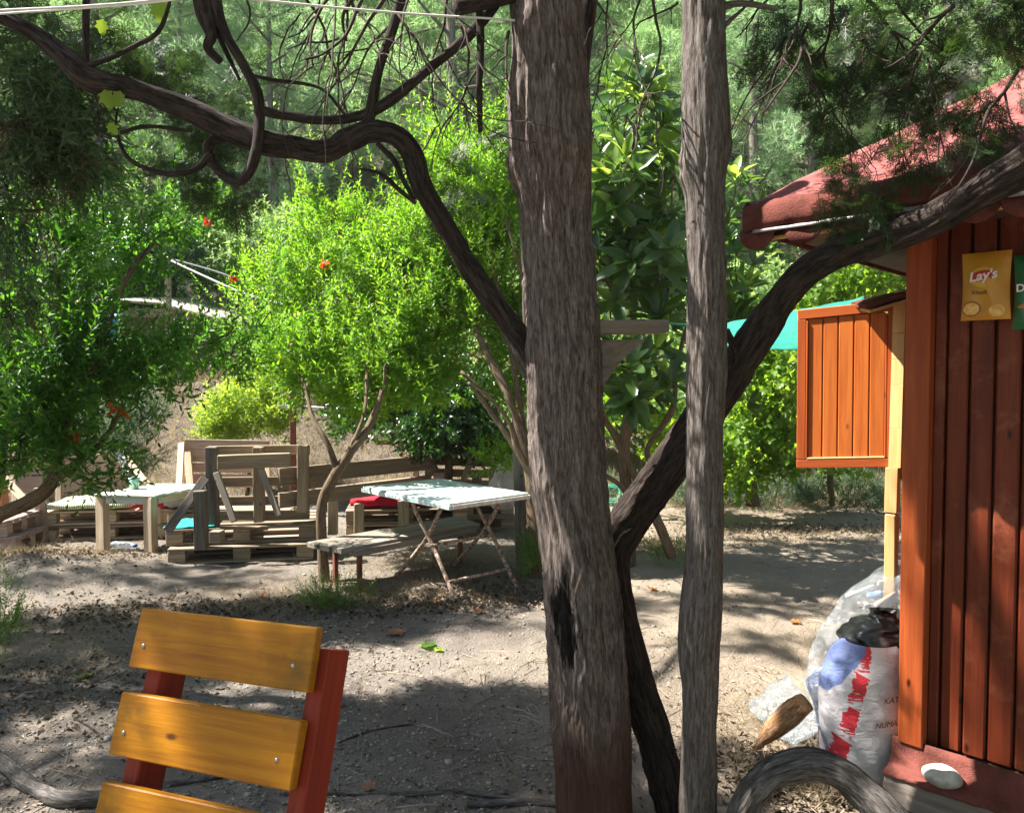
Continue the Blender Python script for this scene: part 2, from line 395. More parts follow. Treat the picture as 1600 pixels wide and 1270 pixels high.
ys = np.concatenate([np.linspace(-60, -1, 14), np.arange(0, 14, .05), np.arange(14.5, 60, .8), np.linspace(62, 130, 16)])
X, Y = np.meshgrid(xs, ys); Z = ground_h(X, Y)
V = np.stack([X.ravel(), Y.ravel(), Z.ravel()], 1)
nx, ny = len(xs), len(ys)
ii = (np.arange(ny - 1)[:, None] * nx + np.arange(nx - 1)[None, :]).ravel()
ground = link("ground", npmesh("ground", V, np.stack([ii, ii + 1, ii + nx + 1, ii + nx], 1), ground_mat(), True), kind='structure')

# ------------------------------------------------------------------ tubes (trunks, branches, pipes)
def catmull(pts, n):
    pts = [np.array(p, float) for p in pts]
    if len(pts) == 2: return np.stack([pts[0] + (pts[1] - pts[0]) * t for t in np.linspace(0, 1, n)])
    P_ = [2 * pts[0] - pts[1]] + pts + [2 * pts[-1] - pts[-2]]
    segs = len(pts) - 1; out = []
    for t in np.linspace(0, segs, n):
        i = min(int(t), segs - 1); u = t - i
        a, b, c, d = P_[i:i + 4]
        out.append(.5 * ((2 * b) + (-a + c) * u + (2 * a - 5 * b + 4 * c - d) * u * u + (-a + 3 * b - 3 * c + d) * u ** 3))
    return np.stack(out)
def tube_arrays(pts, radii, n=None, sides=8, rough=0.0, fr=1.0, lump=0.0, closed=True, seed=0, knots=(), scars=()):
    if n is None: n = max(2, len(pts) * 3)
    pr = catmull([(*p, r) for p, r in zip(pts, radii)], n)
    C, R = pr[:, :3], np.maximum(pr[:, 3], .0004)
    T = np.gradient(C, axis=0); T /= np.linalg.norm(T, axis=1)[:, None] + 1e-9
    ref = np.array([0, -1, 0.]) if abs(T[0][1]) < .9 else np.array([1, 0, 0.])
    U = np.zeros_like(C); u = ref - T[0] * ref.dot(T[0]); u /= np.linalg.norm(u)
    for i in range(n):
        u = u - T[i] * u.dot(T[i]); u /= np.linalg.norm(u) + 1e-9; U[i] = u
    W = np.cross(T, U)
    th = np.linspace(0, 2 * PI, sides, endpoint=False)
    s = np.concatenate([[0], np.cumsum(np.linalg.norm(np.diff(C, axis=0), axis=1))])
    ct, st = np.cos(th), np.sin(th)
    bx = (ct[None, :] * R[:, None]); by = (st[None, :] * R[:, None]); bz = np.repeat(s[:, None], sides, 1)
    A = np.stack([by.ravel(), -bx.ravel(), bz.ravel()], 1)
    d = np.zeros(n * sides)
    if rough:
        q = A * np.array([55, 55, 3.2]) * fr + seed
        q[:, 0] += vnoise(A * 9 + seed) * 1.2
        r1 = 1 - np.abs(vnoise(q)) * 2
        r2 = 1 - np.abs(vnoise(q * np.array([2.3, 2.3, 2.6]) + 7)) * 2
        d = rough * (r1 * .7 + r2 * .45)
    if lump: d = d + lump * fbm(A * np.array([7, 7, 3.5]) + seed + 4, 3)
    d = d.reshape(n, sides)
    for (ks, ka, kr, kh) in knots:
        da = (th[None, :] - ka + PI) % (2 * PI) - PI
        rr2 = ((s[:, None] - ks) / kr) ** 2 + (da * R[:, None] / kr) ** 2
        d = d + kh * np.exp(-rr2) - kh * .75 * np.exp(-rr2 * 9)
    for (ks, ka, kl, kw, kd) in scars:
        da = (th[None, :] - ka + PI) % (2 * PI) - PI
        rr2 = ((s[:, None] - ks) / kl) ** 2 + ((da * R[:, None] + .004 * np.sin(s[:, None] * 90)) / kw) ** 2
        d = d - kd * np.exp(-rr2)
    Rr = R[:, None] + d
    Vv = C[:, None, :] + Rr[..., None] * (ct[None, :, None] * U[:, None, :] + st[None, :, None] * W[:, None, :])
    Vv = Vv.reshape(-1, 3)
    i = np.arange(n - 1)[:, None] * sides; j = np.arange(sides)[None, :]; j2 = (j + 1) % sides
    Q = np.stack([(i + j).ravel(), (i + j2).ravel(), (i + sides + j2).ravel(), (i + sides + j).ravel()], 1)
    Tr = []
    if closed:
        Vv = np.concatenate([Vv, C[:1], C[-1:]]); A = np.concatenate([A, [[0, 0, 0]], [[0, 0, s[-1]]]])
        a, b = n * sides, n * sides + 1
        for k in range(sides):
            k2 = (k + 1) % sides
            Tr.append((a, k2, k)); Tr.append((b, (n - 1) * sides + k, (n - 1) * sides + k2))
    return Vv, Q, np.array(Tr, dtype=np.int32).reshape(-1, 3), A
class Acc:
    def __init__(s): s.v = []; s.q = []; s.t = []; s.a = []; s.n = 0
    def add(s, V_, Q_=None, T_=None, A_=None):
        V_ = np.asarray(V_, float)
        s.v.append(V_); s.a.append(A_ if A_ is not None else V_)
        if Q_ is not None and len(Q_): s.q.append(np.asarray(Q_) + s.n)
        if T_ is not None and len(T_): s.t.append(np.asarray(T_) + s.n)
        s.n += len(V_)
    def tube(s, pts, radii, **k):
        if not hasattr(radii, '__len__'): radii = [radii] * len(pts)
        s.add(*tube_arrays(pts, radii, **k))
    def mesh(s, name, mat, smooth=True):
        f = []
        if s.q: f.append(np.concatenate(s.q))
        if s.t: f.append(np.concatenate(s.t))
        return npmesh(name, np.concatenate(s.v), f, mat, smooth, np.concatenate(s.a))
def px_path(L, base=None):
    """[(px,py,depth,width_px)] -> points, radii"""
    pts = [P(a, b, d) for a, b, d, w in L]
    rad = [w * d / F / 2 for a, b, d, w in L]
    return pts, rad
def tubeobj(name, pts, radii, mat, parent=None, **k):
    a = Acc(); a.tube(pts, radii, **k); return link(name, a.mesh(name, mat), parent)

# ------------------------------------------------------------------ leaf engines
def leaf_tpl(l, w, fold=.25, droop=.15, big=False):
    """leaf lying along +Y, facing +Z"""
    if not big:
        v = np.array([[0, 0, 0], [-w / 2, l * .45, w * fold], [0, l * .5, 0], [w / 2, l * .45, w * fold], [0, l, -l * droop]])
        t = np.array([[0, 2, 1], [0, 3, 2], [1, 2, 4], [2, 3, 4]])
    else:
        rows = [(0, 0), (.18, .55), (.42, 1.0), (.68, .92), (.88, .5), (1.0, 0)]
        v = []; t = []
        for k, (s, ww) in enumerate(rows):
            z = -l * droop * s * s; wav = .04 * w * (-1) ** k
            v += [[-w / 2 * ww, l * s, z + w * fold * ww + wav], [0, l * s, z], [w / 2 * ww, l * s, z + w * fold * ww - wav]]
        for k in range(len(rows) - 1):
            a = 3 * k
            for j in (0, 1): t += [[a + j, a + j + 1, a + j + 4], [a + j, a + j + 4, a + j + 3]]
        v = np.array(v); t = np.array(t)
    return v, t
def rotm(rx, ry, rz):
    cx, sx, cy, sy, cz, sz = math.cos(rx), math.sin(rx), math.cos(ry), math.sin(ry), math.cos(rz), math.sin(rz)
    return np.array([[cz, -sz, 0], [sz, cz, 0], [0, 0, 1]]) @ np.array([[cy, 0, sy], [0, 1, 0], [-sy, 0, cy]]) @ np.array([[1, 0, 0], [0, cx, -sx], [0, sx, cx]])
def sprig_tpl(n, length, l, w, spread=.9, whorl=2, seed=0, droop=.15, big=False, twig=True, tipcluster=False):
    """a shoot growing along +Z with n leaves"""
    r = random.Random(seed); V_ = []; T_ = []; c = 0
    lv, lt = leaf_tpl(1, w / l, droop=droop, big=big)
    for k in range(n):
        s = (k // whorl + .5) / (n / whorl)
        if tipcluster: s = .6 + .4 * s
        ang = (k % whorl) * 2 * PI / whorl + (k // whorl) * 1.3 + r.uniform(-.4, .4)
        el = spread * (1.15 - .5 * s) + r.uniform(-.25, .25)        # angle away from the shoot
        sc_ = l * r.uniform(.7, 1.1) * (1 - .25 * s)
        R = rotm(0, 0, ang) @ rotm(PI / 2 - el, 0, 0) @ rotm(0, r.uniform(-.5, .5), 0)
        v = (lv * sc_) @ R.T + np.array([0, 0, s * length])
        V_.append(v); T_.append(lt + c); c += len(v)
    V_ = np.concatenate(V_); T_ = np.concatenate(T_)
    if twig:
        a = .0022 if l < .1 else .004
        tv = np.array([[a, 0, -.02], [-a / 2, a * .86, -.02], [-a / 2, -a * .86, -.02], [0, 0, length]])
        V_ = np.concatenate([V_, tv]); T_ = np.concatenate([T_, np.array([[0, 1, 3], [1, 2, 3], [2, 0, 3]]) + c])
    return V_, T_
def juniper_tpl(seed=0, L=.14):
    """flat, forked spray of scale leaves along +Z"""
    r = random.Random(seed); segs = []
    def grow(p, d, l, lev):
        q = p + d * l; segs.append((p, q, .0042 - .0007 * lev))
        if lev >= 3: return
        n = 5 if lev < 2 else 4
        for k in range(n):
            s = (k + .8) / (n + .3)
            for sg in ((1, -1) if lev < 2 else ((1,) if k % 2 else (-1,))):
                a = sg * r.uniform(.55, .95)
                dd = np.array([d[0] * math.cos(a) - d[2] * math.sin(a), d[1] + r.uniform(-.28, .28), d[0] * math.sin(a) + d[2] * math.cos(a)])
                dd /= np.linalg.norm(dd)
                if lev < 2 and r.random() < .85: grow(p + d * l * s, dd, l * r.uniform(.38, .55) * (1.1 - .5 * s), lev + 1)
                elif lev == 2: grow(p + d * l * s, dd, l * .45, 3)
    grow(np.zeros(3), np.array([0, 0, 1.]), L, 0)
    V_ = []; T_ = []; c = 0
    for p, q, w in segs:
        d = (q - p); s = np.cross(d, [r.uniform(-.4, .4), 1, 0]); s = s / (np.linalg.norm(s) + 1e-9) * w / 2
        V_ += [p - s, p + s, q + s * .5, q - s * .5]; T_ += [(c, c + 1, c + 2), (c, c + 2, c + 3)]; c += 4
    return np.array(V_), np.array(T_)
def tuft_tpl(seed=0, n=9, l=.2, w=.012):
    r = random.Random(seed); V_ = []; T_ = []
    for k in range(n):
        a = r.uniform(0, 2 * PI); e = r.uniform(.15, 1.25)
        d = np.array([math.cos(a) * math.sin(e), math.sin(a) * math.sin(e), math.cos(e)]); ll = l * r.uniform(.7, 1.1)
        s = np.cross(d, [r.uniform(-1, 1), r.uniform(-1, 1), r.uniform(-1, 1)]); s = s / np.linalg.norm(s) * w / 2
        p = np.array([0, 0, r.uniform(0, .08)])
        V_ += [p - s, p + s, p + d * ll]; T_.append((3 * k, 3 * k + 1, 3 * k + 2))
    return np.array(V_), np.array(T_)
def scatter(tpls, pos, dirs, scale, rng=RNG, roll=True):
    """place templates (+Z axis along dirs) -> verts, tris"""
    pos = np.asarray(pos, float); dirs = np.asarray(dirs, float); scale = np.broadcast_to(scale, (len(pos),))
    z = dirs / (np.linalg.norm(dirs, axis=1)[:, None] + 1e-9)
    h = np.where(np.abs(z[:, 2:3]) > .95, np.array([[1., 0, 0]]), np.array([[0., 0, 1]]))
    x = np.cross(h, z); x /= np.linalg.norm(x, axis=1)[:, None] + 1e-9; y = np.cross(z, x)
    a = rng.uniform(0, 2 * PI, len(pos)) if roll else np.zeros(len(pos))
    x, y = x * np.cos(a)[:, None] + y * np.sin(a)[:, None], -x * np.sin(a)[:, None] + y * np.cos(a)[:, None]
    which = rng.integers(0, len(tpls), len(pos)); VV = []; TT = []; c = 0
    for k, (tv, tt) in enumerate(tpls):
        s = np.where(which == k)[0]
        if not len(s): continue
        v = (tv[None, :, 0, None] * x[s][:, None, :] + tv[None, :, 1, None] * y[s][:, None, :] + tv[None, :, 2, None] * z[s][:, None, :]) * scale[s][:, None, None] + pos[s][:, None, :]
        t = tt[None] + (np.arange(len(s)) * len(tv))[:, None, None] + c
        VV.append(v.reshape(-1, 3)); TT.append(t.reshape(-1, 3)); c += v.shape[0] * v.shape[1]
    return np.concatenate(VV), np.concatenate(TT)
def blob_points(blobs, n, rng=RNG, hollow=.25):
    """blobs: (cx,cy,cz,rx,ry,rz,weight) world. -> positions and outward directions"""
    w = np.array([b[6] for b in blobs], float); w /= w.sum()
    k = rng.choice(len(blobs), n, p=w); B = np.array(blobs)[k]
    d = rng.normal(size=(n, 3)); d /= np.linalg.norm(d, axis=1)[:, None]
    r = (hollow + (1 - hollow) * rng.random(n) ** .55)[:, None]
    return B[:, :3] + d * r * B[:, 3:6], d
def px_blobs(L):
    """(px,py,rx_px,ry_px,depth,thick_m,weight)"""
    out = []
    for px, py, rx, ry, d, th, w in L:
        c = P(px, py, d); out.append((c.x, c.y, c.z, rx * d / F, th, ry * d / F, w))
    return out
def clumpy(pos, keep, fr=2.2, seed=0):
    n = fbm(pos * fr + seed, 2); t = np.quantile(n, 1 - keep); return n > t

POM = [sprig_tpl(12, .20, .074, .023, seed=s) for s in range(5)]
WHIP = [sprig_tpl(26, .48, .068, .021, seed=s + 80, spread=.8) for s in range(4)]
OLE = [sprig_tpl(12, .22, .10, .016, spread=.7, seed=s + 10, droop=.35) for s in range(4)]
CIT = [sprig_tpl(9, .16, .085, .040, spread=1.1, whorl=1, seed=s + 20) for s in range(4)]
VIN = [sprig_tpl(7, .26, .10, .095, spread=1.2, whorl=1, seed=s + 30) for s in range(4)]
JUN = [juniper_tpl(s) for s in range(6)]
TUFT = [tuft_tpl(s) for s in range(5)]
FINE = [sprig_tpl(16, .14, .028, .009, seed=s + 40) for s in range(4)]
BLADE = [(np.array([[-.0025, 0, 0], [.0025, 0, 0], [.012 * s - .002, .03, .2], [.012 * s + .002, .03, .2], [.03 * s, .11, .37]]), np.array([[0, 1, 3], [0, 3, 2], [2, 3, 4]])) for s in (1, -1, 2, -2)]

def foliage(name, tpls, blobs, n, mat, parent, up=.5, s0=.8, s1=1.2, keep=.7, fr=2.2, seed=0, hollow=.25, down=0.0):
    rng = np.random.default_rng(seed + 100)
    pos, d = blob_points(blobs, int(n / keep), rng, hollow)
    k = clumpy(pos, keep, fr, seed); pos, d = pos[k], d[k]
    dr = d + np.array([0, 0, up - down]) + rng.normal(size=d.shape) * .45
    V_, T_ = scatter(tpls, pos, dr, rng.uniform(s0, s1, len(pos)), rng)
    return link(name, npmesh(name, V_, T_, mat), parent, kind='stuff')

# ================================================================== hillside
def make_pine(seed, H, mat):
    r = random.Random(seed); rng = np.random.default_rng(seed)
    tr = Acc(); lean = r.uniform(-.04, .04)
    tp = [(lean * z * H + .1 * math.sin(z * 5 + seed), .08 * math.cos(z * 4), z * H) for z in (-.05, .2, .45, .7, .95)]
    tr.tube(tp, [.17, .14, .11, .07, .02], n=14, sides=7)
    pos = []; dr = []
    nb = 26
    for k in range(nb):
        z = .22 + .76 * (k / nb) ** .9 + r.uniform(-.02, .02)
        a = k * 2.4 + r.uniform(-.4, .4)
        ln = H * (.30 * math.sin(min(1, (1.04 - z) * 1.5) * PI / 2)) * r.uniform(.65, 1.15)
        b0 = np.array([lean * z * H, 0, z * H]); b1 = b0 + np.array([math.cos(a) * ln, math.sin(a) * ln, ln * r.uniform(.05, .4)])
        mid = (b0 + b1) / 2 + np.array([0, 0, -.04 * ln])
        tr.tube([b0, mid, b1], [.045, .03, .012], n=5, sides=4)
        for s in np.linspace(.35, 1.05, 6):
            c = b0 + (b1 - b0) * s + np.array([r.uniform(-.3, .3), r.uniform(-.3, .3), .12])
            m = int(26 * (.6 + s * .6)); rad = (.42 + .16 * r.random()) * H / 9
            d = rng.normal(size=(m, 3)); d /= np.linalg.norm(d, axis=1)[:, None]
            pos.append(c + d * rad * np.array([1, 1, .55]) * rng.random((m, 1)) ** .5); dr.append(d + np.array([0, 0, .7]))
    pos = np.concatenate(pos); dr = np.concatenate(dr)
    V_, T_ = scatter(TUFT, pos, dr, rng.uniform(.9, 1.5, len(pos)), rng)
    return tr.mesh("trunk", M_PINEB), npmesh("crown", V_, T_, mat)
pines = [make_pine(s, 9.0, M_PINE if s % 3 else M_PINE2) for s in range(6)]
rp = random.Random(3); cnt = 0
row = 0; yy = 18.0
while yy < 52:
    half = yy * .82 + 3; xx = -half + rp.uniform(0, 3)
    while xx < half:
        x = xx + rp.uniform(-.9, .9); y = yy + rp.uniform(-1.2, 1.2)
        s = rp.uniform(.72, 1.2)
        tm, cm = pines[cnt % 6 if rp.random() < .7 else rp.randrange(6)]
        root = thing("pine_tree", (x, y, gh(x, y) - .1), "light green pine standing on the steep wooded hillside behind the garden", "tree", "pines on the wooded hillside")
        root.rotation_euler = (0, 0, rp.uniform(0, 6.28)); root.scale = (s, s, s * rp.uniform(.9, 1.15))
        bpy_m = Matrix.LocRotScale(root.location, root.rotation_euler, root.scale)
        t = bpy.data.objects.new("trunk", tm); COL.objects.link(t); t.parent = root
        c = bpy.data.objects.new("crown", cm); COL.objects.link(c); c.parent = root
        cnt += 1; xx += rp.uniform(2.9, 4.4) * (1 + (yy - 18) * .012)
    yy += 3.3 + (yy - 18) * .03
# the same wood goes on round the yard, behind and beside the camera
for k, (x, y) in enumerate([(-16, -4), (-11, -9), (-5, -8), (0, -9.5), (5, -8), (10, -7), (12, -1), (11, 4.5), (13, 9), (-19, 3), (-8, -14), (3, -14), (8, -13), (7.5, -3.5), (-20, 9)]):
    root = thing("pine_tree", (x, y, gh(x, y) - .1), "pine of the wood that closes the yard behind and beside the camera", "tree", "pines round the yard")
    root.rotation_euler = (0, 0, k * 1.7); s_ = .8 + .1 * (k % 4); root.scale = (s_, s_, s_)
    for me_, nm_ in zip(pines[k % 6], ("trunk", "crown")):
        o_ = bpy.data.objects.new(nm_, me_); COL.objects.link(o_); o_.parent = root
# scrub under the pines, one mass
rng = np.random.default_rng(11)
n = 15000
y_ = 13 + 34 * rng.random(n) ** 1.1; x_ = (rng.random(n) * 2 - 1) * (y_ * .78 + 2)
nn = fbm(np.stack([x_ * .5, y_ * .5, x_ * 0], 1), 2); kk = nn > -.25; x_, y_, nn = x_[kk], y_[kk], nn[kk]
z_ = ground_h(x_, y_) + rng.random(len(x_)) * np.clip(nn + .55, .15, 1) * 1.5
d_ = rng.normal(size=(len(x_), 3)); d_[:, 2] = np.abs(d_[:, 2]) + .4
sv, st_ = scatter(CIT + POM, np.stack([x_, y_, z_], 1), d_, rng.uniform(1.6, 3.0, len(x_)), rng)
tag(link("hillside_scrub", npmesh("hillside_scrub", sv, st_, M_SCRUB), kind='stuff'), "low green scrub covering the slope beneath the pines", "scrub")

# ------------------------------------------------------------------ dry grass and ground cover
def grass_patch(name, label, n, fx, mat, smin, smax, cat="grass", lean=.7, seed=0):
    rng = np.random.default_rng(seed)
    x, y = fx(rng, n); p = np.stack([x, y, ground_h(x, y) - .01], 1)
    d = rng.normal(size=(len(x), 3)) * lean; d[:, 2] = np.abs(d[:, 2]) * .5 + .8
    v, t = scatter(BLADE, p, d, rng.uniform(smin, smax, len(x)), rng)
    return tag(link(name, npmesh(name, v, t, mat), kind='stuff'), label, cat)
grass_patch("dry_grass", "pale dry grass matted over the bank behind the pallet seats", 70000,
            lambda r, n: (lambda y: ((r.random(n) * 2 - 1) * (y * .7 + .5), y))(9.4 + 5.5 * r.random(n)), M_DRY, .5, 1.25, seed=1)
def straw_pts(r, n):
    c = [(G(690, 880), .9, .5, 3), (G(440, 940), .7, .4, 2), (G(620, 930), .9, .35, 2), (G(1250, 840), 1.4, .5, 2), (G(30, 880), .9, .6, 2), (G(1200, 1130), .4, .35, 1.2), (G(1030, 860), .5, .4, 1.2), (G(1280, 1010), .5, .3, .6), (G(1200, 800), 2, .5, 3), (G(1290, 1225), .25, .12, 1.3), (G(150, 1010), .7, .6, 1)]
    w = np.array([q[3] for q in c]); k = r.choice(len(c), n, p=w / w.sum())
    C = np.array([(q[0].x, q[0].y, q[1], q[2]) for q in c])[k]
    return C[:, 0] + r.normal(size=n) * C[:, 2] * .6, C[:, 1] + r.normal(size=n) * C[:, 3] * .6
grass_patch("straw", "thin flattened straw strewn round the table and the trees", 30000, straw_pts, M_DRY, .12, .42, lean=2.2, seed=2)

def ground_pts(rng, n, y0=1.7, y1=9.5):
    y = y0 * (y1 / y0) ** rng.random(n); x = (rng.random(n) * 2 - 1) * (y * .72 + .1); return x, y
def litter(name, tpls, n, mat, s0, s1, label, cat, seed, flat=.25, lift=.002, keep=.75, fr=1.3):
    rng = np.random.default_rng(seed); x, y = ground_pts(rng, n)
    k = clumpy(np.stack([x, y, x * 0], 1), keep, fr, seed); x, y = x[k], y[k]
    d = np.stack([rng.normal(size=len(x)) * flat, rng.normal(size=len(x)) * flat, np.ones(len(x))], 1)
    v, t = scatter(tpls, np.stack([x, y, ground_h(x, y) + lift], 1), d, rng.uniform(s0, s1, len(x)), rng)
    return tag(link(name, npmesh(name, v, t, mat), kind='stuff'), label, cat)
LL = []
for s in range(5):
    v, t = leaf_tpl(.03, .015, fold=random.Random(s).uniform(-.3, .9), droop=random.Random(s + 9).uniform(-.4, .5)); LL.append((v, t))
litter("leaf_litter", LL, 40000, M_LITTER, .2, .9, "dry brown leaf litter scattered over the bare earth", "leaf litter", 5, flat=.35, keep=.6)
def mulch(name, label, cen, n, mat, seed):
    rng = np.random.default_rng(seed); w = np.array([c[3] for c in cen], float); k = rng.choice(len(cen), n, p=w / w.sum())
    C = np.array([(c[0].x, c[0].y, c[1], c[2]) for c in cen])[k]
    x = C[:, 0] + rng.normal(size=n) * C[:, 2] * .55; y = C[:, 1] + rng.normal(size=n) * C[:, 3] * .55
    d = np.stack([rng.normal(size=n) * .5, rng.normal(size=n) * .5, np.ones(n)], 1)
    v, t = scatter(LL, np.stack([x, y, ground_h(x, y) + rng.random(n) * .012], 1), d, rng.uniform(.5, 1.6, n), rng)
    tag(link(name, npmesh(name, v, t, mat), kind='stuff'), label, "leaf litter")
mulch("brown_mulch", "thick brown leaf litter heaped at the left, round the table and under the loquat", [(G(40, 880), 1.0, .5, 3), (G(250, 960), 1.1, .4, 2), (G(640, 945), .9, .3, 2.2), (G(800, 930), .6, .3, 1.2), (G(1030, 850), .7, .3, 1.2), (G(1230, 830), 1.3, .4, 1.8), (G(1210, 1190), .4, .3, 1), (G(80, 1080), .8, .4, 1), (G(1290, 1250), .3, .12, .5)], 16000, M_LITTER_OLD, 9)
def rock_tpl(seed):
    bm = bmesh.new(); bmesh.ops.create_icosphere(bm, subdivisions=1, radius=1); r = random.Random(seed)
    v = np.array([(q.co.x * r.uniform(.7, 1.2), q.co.y * r.uniform(.6, 1.1), q.co.z * r.uniform(.35, .7)) for q in bm.verts])
    t = np.array([[q.index for q in f.verts] for f in bm.faces]); bm.free(); return v, t
litter("pebbles", [rock_tpl(s) for s in range(4)], 15000, M_STONE, .0018, .011, "small pale pebbles scattered over the earth", "pebbles", 6, flat=.1, keep=.6)
litter("loose_stones", [rock_tpl(s + 20) for s in range(4)], 420, M_STONE, .009, .024, "scattered larger stones half sunk in the earth", "stones", 16, flat=.15, keep=.6, lift=.0)
STK = []
for s in range(3):
    l = .12; w = .0025; STK.append((np.array([[-l, 0, 0], [0, .012 * (s - 1), .006], [l, 0, 0], [-l, w, w], [0, .012 * (s - 1) + w, .006 + w * 2], [l, w, w]]), np.array([[0, 1, 4], [0, 4, 3], [1, 2, 5], [1, 5, 4]])))
litter("fallen_twigs", STK, 2600, M_LITTER, .2, .9, "thin broken twigs lying on the earth", "twigs", 8, flat=.05, lift=.004)

# ================================================================== the junipers
def trunk_pts(rows, d):
    pts = [P((a + b) / 2, y, d) for y, a, b in rows]; rad = [(b - a) / 2 * d / F for y, a, b in rows]
    return pts, rad
big = thing("juniper_tree", P(930, 1330, 2.6), "thick grey juniper trunk with a burnt scar left of the crooked dark stem", "tree")
rows = [(1360, 866, 1004), (1270, 872, 985), (1100, 866, 976), (1000, 856, 970), (900, 848, 960), (800, 838, 948), (700, 832, 941), (560, 826, 938), (420, 822, 924), (330, 817, 922), (225, 802, 920), (100, 803, 913), (0, 800, 906), (-150, 790, 885), (-420, 770, 850), (-800, 750, 800)]
pts, rad = trunk_pts(rows, 2.6)
tubeobj("trunk", pts, rad, M_BARK, big, n=620, sides=200, rough=.011, fr=.8, lump=.016, seed=3, scars=[(.95, -.72, .06, .006, .016), (.88, -.42, .11, .008, .018), (.86, -.12, .08, .005, .016), (1.02, -.55, .05, .004, .012)],
        knots=[(2.42, PI * 1.5 - .1, .045, .028), (2.45, .55, .032, .016), (2.86, -.7, .035, .018), (2.12, PI / 2, .03, .012)])
# shreds of loose bark
a = Acc(); rr = random.Random(5)
for k in range(70):
    i = rr.random(); y = 850 + 420 * i if k < 40 else rr.uniform(60, 1200); row = min(rows, key=lambda q: abs(q[0] - y))
    th = rr.uniform(-1.5, 1.5); c = (row[1] + row[2]) / 2; R = (row[2] - row[1]) / 2 * 2.6 / F
    p = P(c, y, 2.6) + Vector((math.sin(th) * R, -math.cos(th) * R, 0)); o = Vector((math.sin(th), -math.cos(th), 0))
    l = rr.uniform(.02, .07)
    a.tube([p - o * .002, p + o * .006 + Vector((0, 0, -l * .5)), p + o * rr.uniform(.008, .022) + Vector((rr.uniform(-.01, .01), 0, -l))], [.0025, .0018, .0006], n=5, sides=4)
link("bark_shreds", a.mesh("bark_shreds", M_BARK), big, kind='stuff')
# the long crooked branch on the left
D = 2.62
Lb = [(856, 600, D, 70), (826, 556, D, 56), (790, 500, D, 40), (735, 420, D - .02, 36), (692, 345, D - .04, 33), (660, 292, D - .05, 34), (645, 240, D - .05, 38), (620, 212, D - .06, 38), (580, 205, D - .06, 38), (545, 218, D - .06, 40), (510, 237, D - .06, 36), (455, 230, D - .07, 32), (400, 218, D - .08, 32), (330, 188, D - .1, 33), (260, 158, D - .12, 32), (205, 138, D - .13, 32), (142, 124, D - .14, 36), (100, 88, D - .15, 28), (50, 50, D - .16, 28), (-30, 10, D - .18, 30), (-140, -60, D - .2, 30)]
Lb = [(x_, y_, d_, w_ * .84) for x_, y_, d_, w_ in Lb]
pts, rad = px_path(Lb); tubeobj("branch", pts, rad, M_BARKD, big, n=260, sides=40, rough=.007, fr=1.0, lump=.016, seed=8)
def br(L, mat=M_BARKD, parent=big, n=None, sides=14, rough=.0016, name="branch"):
    pts, rad = px_path(L); return tubeobj(name, pts, rad, mat, parent, n=n or len(L) * 10, sides=sides, rough=rough, fr=1.6, lump=max(rad) * .35, seed=len(L) + L[0][0] % 17)
br([(325, -60, 2.5, 24), (335, 0, 2.5, 22), (352, 50, 2.5, 17), (380, 100, 2.5, 16), (402, 145, 2.5, 18), (405, 190, 2.5, 19), (398, 245, 2.48, 17), (385, 275, 2.48, 15), (368, 284, 2.5, 12), (345, 270, 2.52, 11), (327, 245, 2.54, 13), (326, 228, 2.54, 14), (345, 215, 2.55, 15), (390, 208, 2.55, 14)], n=150, sides=20)
br([(318, -30, 2.5, 34), (322, 20, 2.5, 26), (330, 55, 2.48, 16), (325, 75, 2.48, 12), (345, 98, 2.5, 9)], n=30)
br([(335, 40, 2.52, 9), (352, 80, 2.52, 8), (375, 125, 2.52, 5)])
br([(139, 130, 2.48, 13), (135, 90, 2.48, 10), (134, 30, 2.48, 9), (136, -30, 2.48, 9)])
br([(139, 102, 2.47, 7), (175, 90, 2.46, 6), (215, 70, 2.45, 6), (247, 50, 2.44, 6), (262, 15, 2.44, 5), (270, -20, 2.44, 5)])
br([(184, 165, 2.5, 4), (182, 200, 2.5, 5), (195, 240, 2.5, 7), (225, 262, 2.5, 8), (268, 272, 2.5, 9), (305, 265, 2.52, 9), (330, 240, 2.53, 10)])
br([(188, 208, 2.5, 4), (230, 198, 2.5, 5), (300, 205, 2.52, 4)])
br([(405, 172, 2.5, 12), (440, 180, 2.52, 11), (500, 188, 2.54, 11), (560, 182, 2.56, 13), (610, 158, 2.56, 14), (670, 108, 2.56, 14), (730, 58, 2.56, 15), (768, 12, 2.57, 18), (800, -40, 2.58, 20)], n=90, sides=16)
br([(570, 215, 2.56, 22), (578, 180, 2.56, 17), (592, 110, 2.55, 16), (615, 40, 2.53, 17), (635, -30, 2.5, 18)], n=50, sides=16)
br([(590, 225, 2.56, 7), (615, 250, 2.54, 8), (632, 285, 2.53, 8), (648, 312, 2.53, 9)])
br([(562, 264, 2.5, 4), (595, 272, 2.5, 5), (625, 298, 2.5, 7), (650, 318, 2.52, 6)])
br([(748, -10, 2.5, 9), (751, 60, 2.5, 10), (749, 140, 2.5, 8), (750, 206, 2.5, 6)])
br([(712, 12, 2.45, 16), (760, 2, 2.5, 20), (810, -14, 2.55, 26)], n=20)
br([(395, 118, 2.5, 4), (430, 126, 2.5, 5), (500, 138, 2.5, 4), (540, 180, 2.52, 4)])
br([(906, 160, 2.9, 14), (912, 90, 2.9, 22), (920, 0, 2.9, 30), (935, -120, 2.9, 34)], n=40, sides=18)
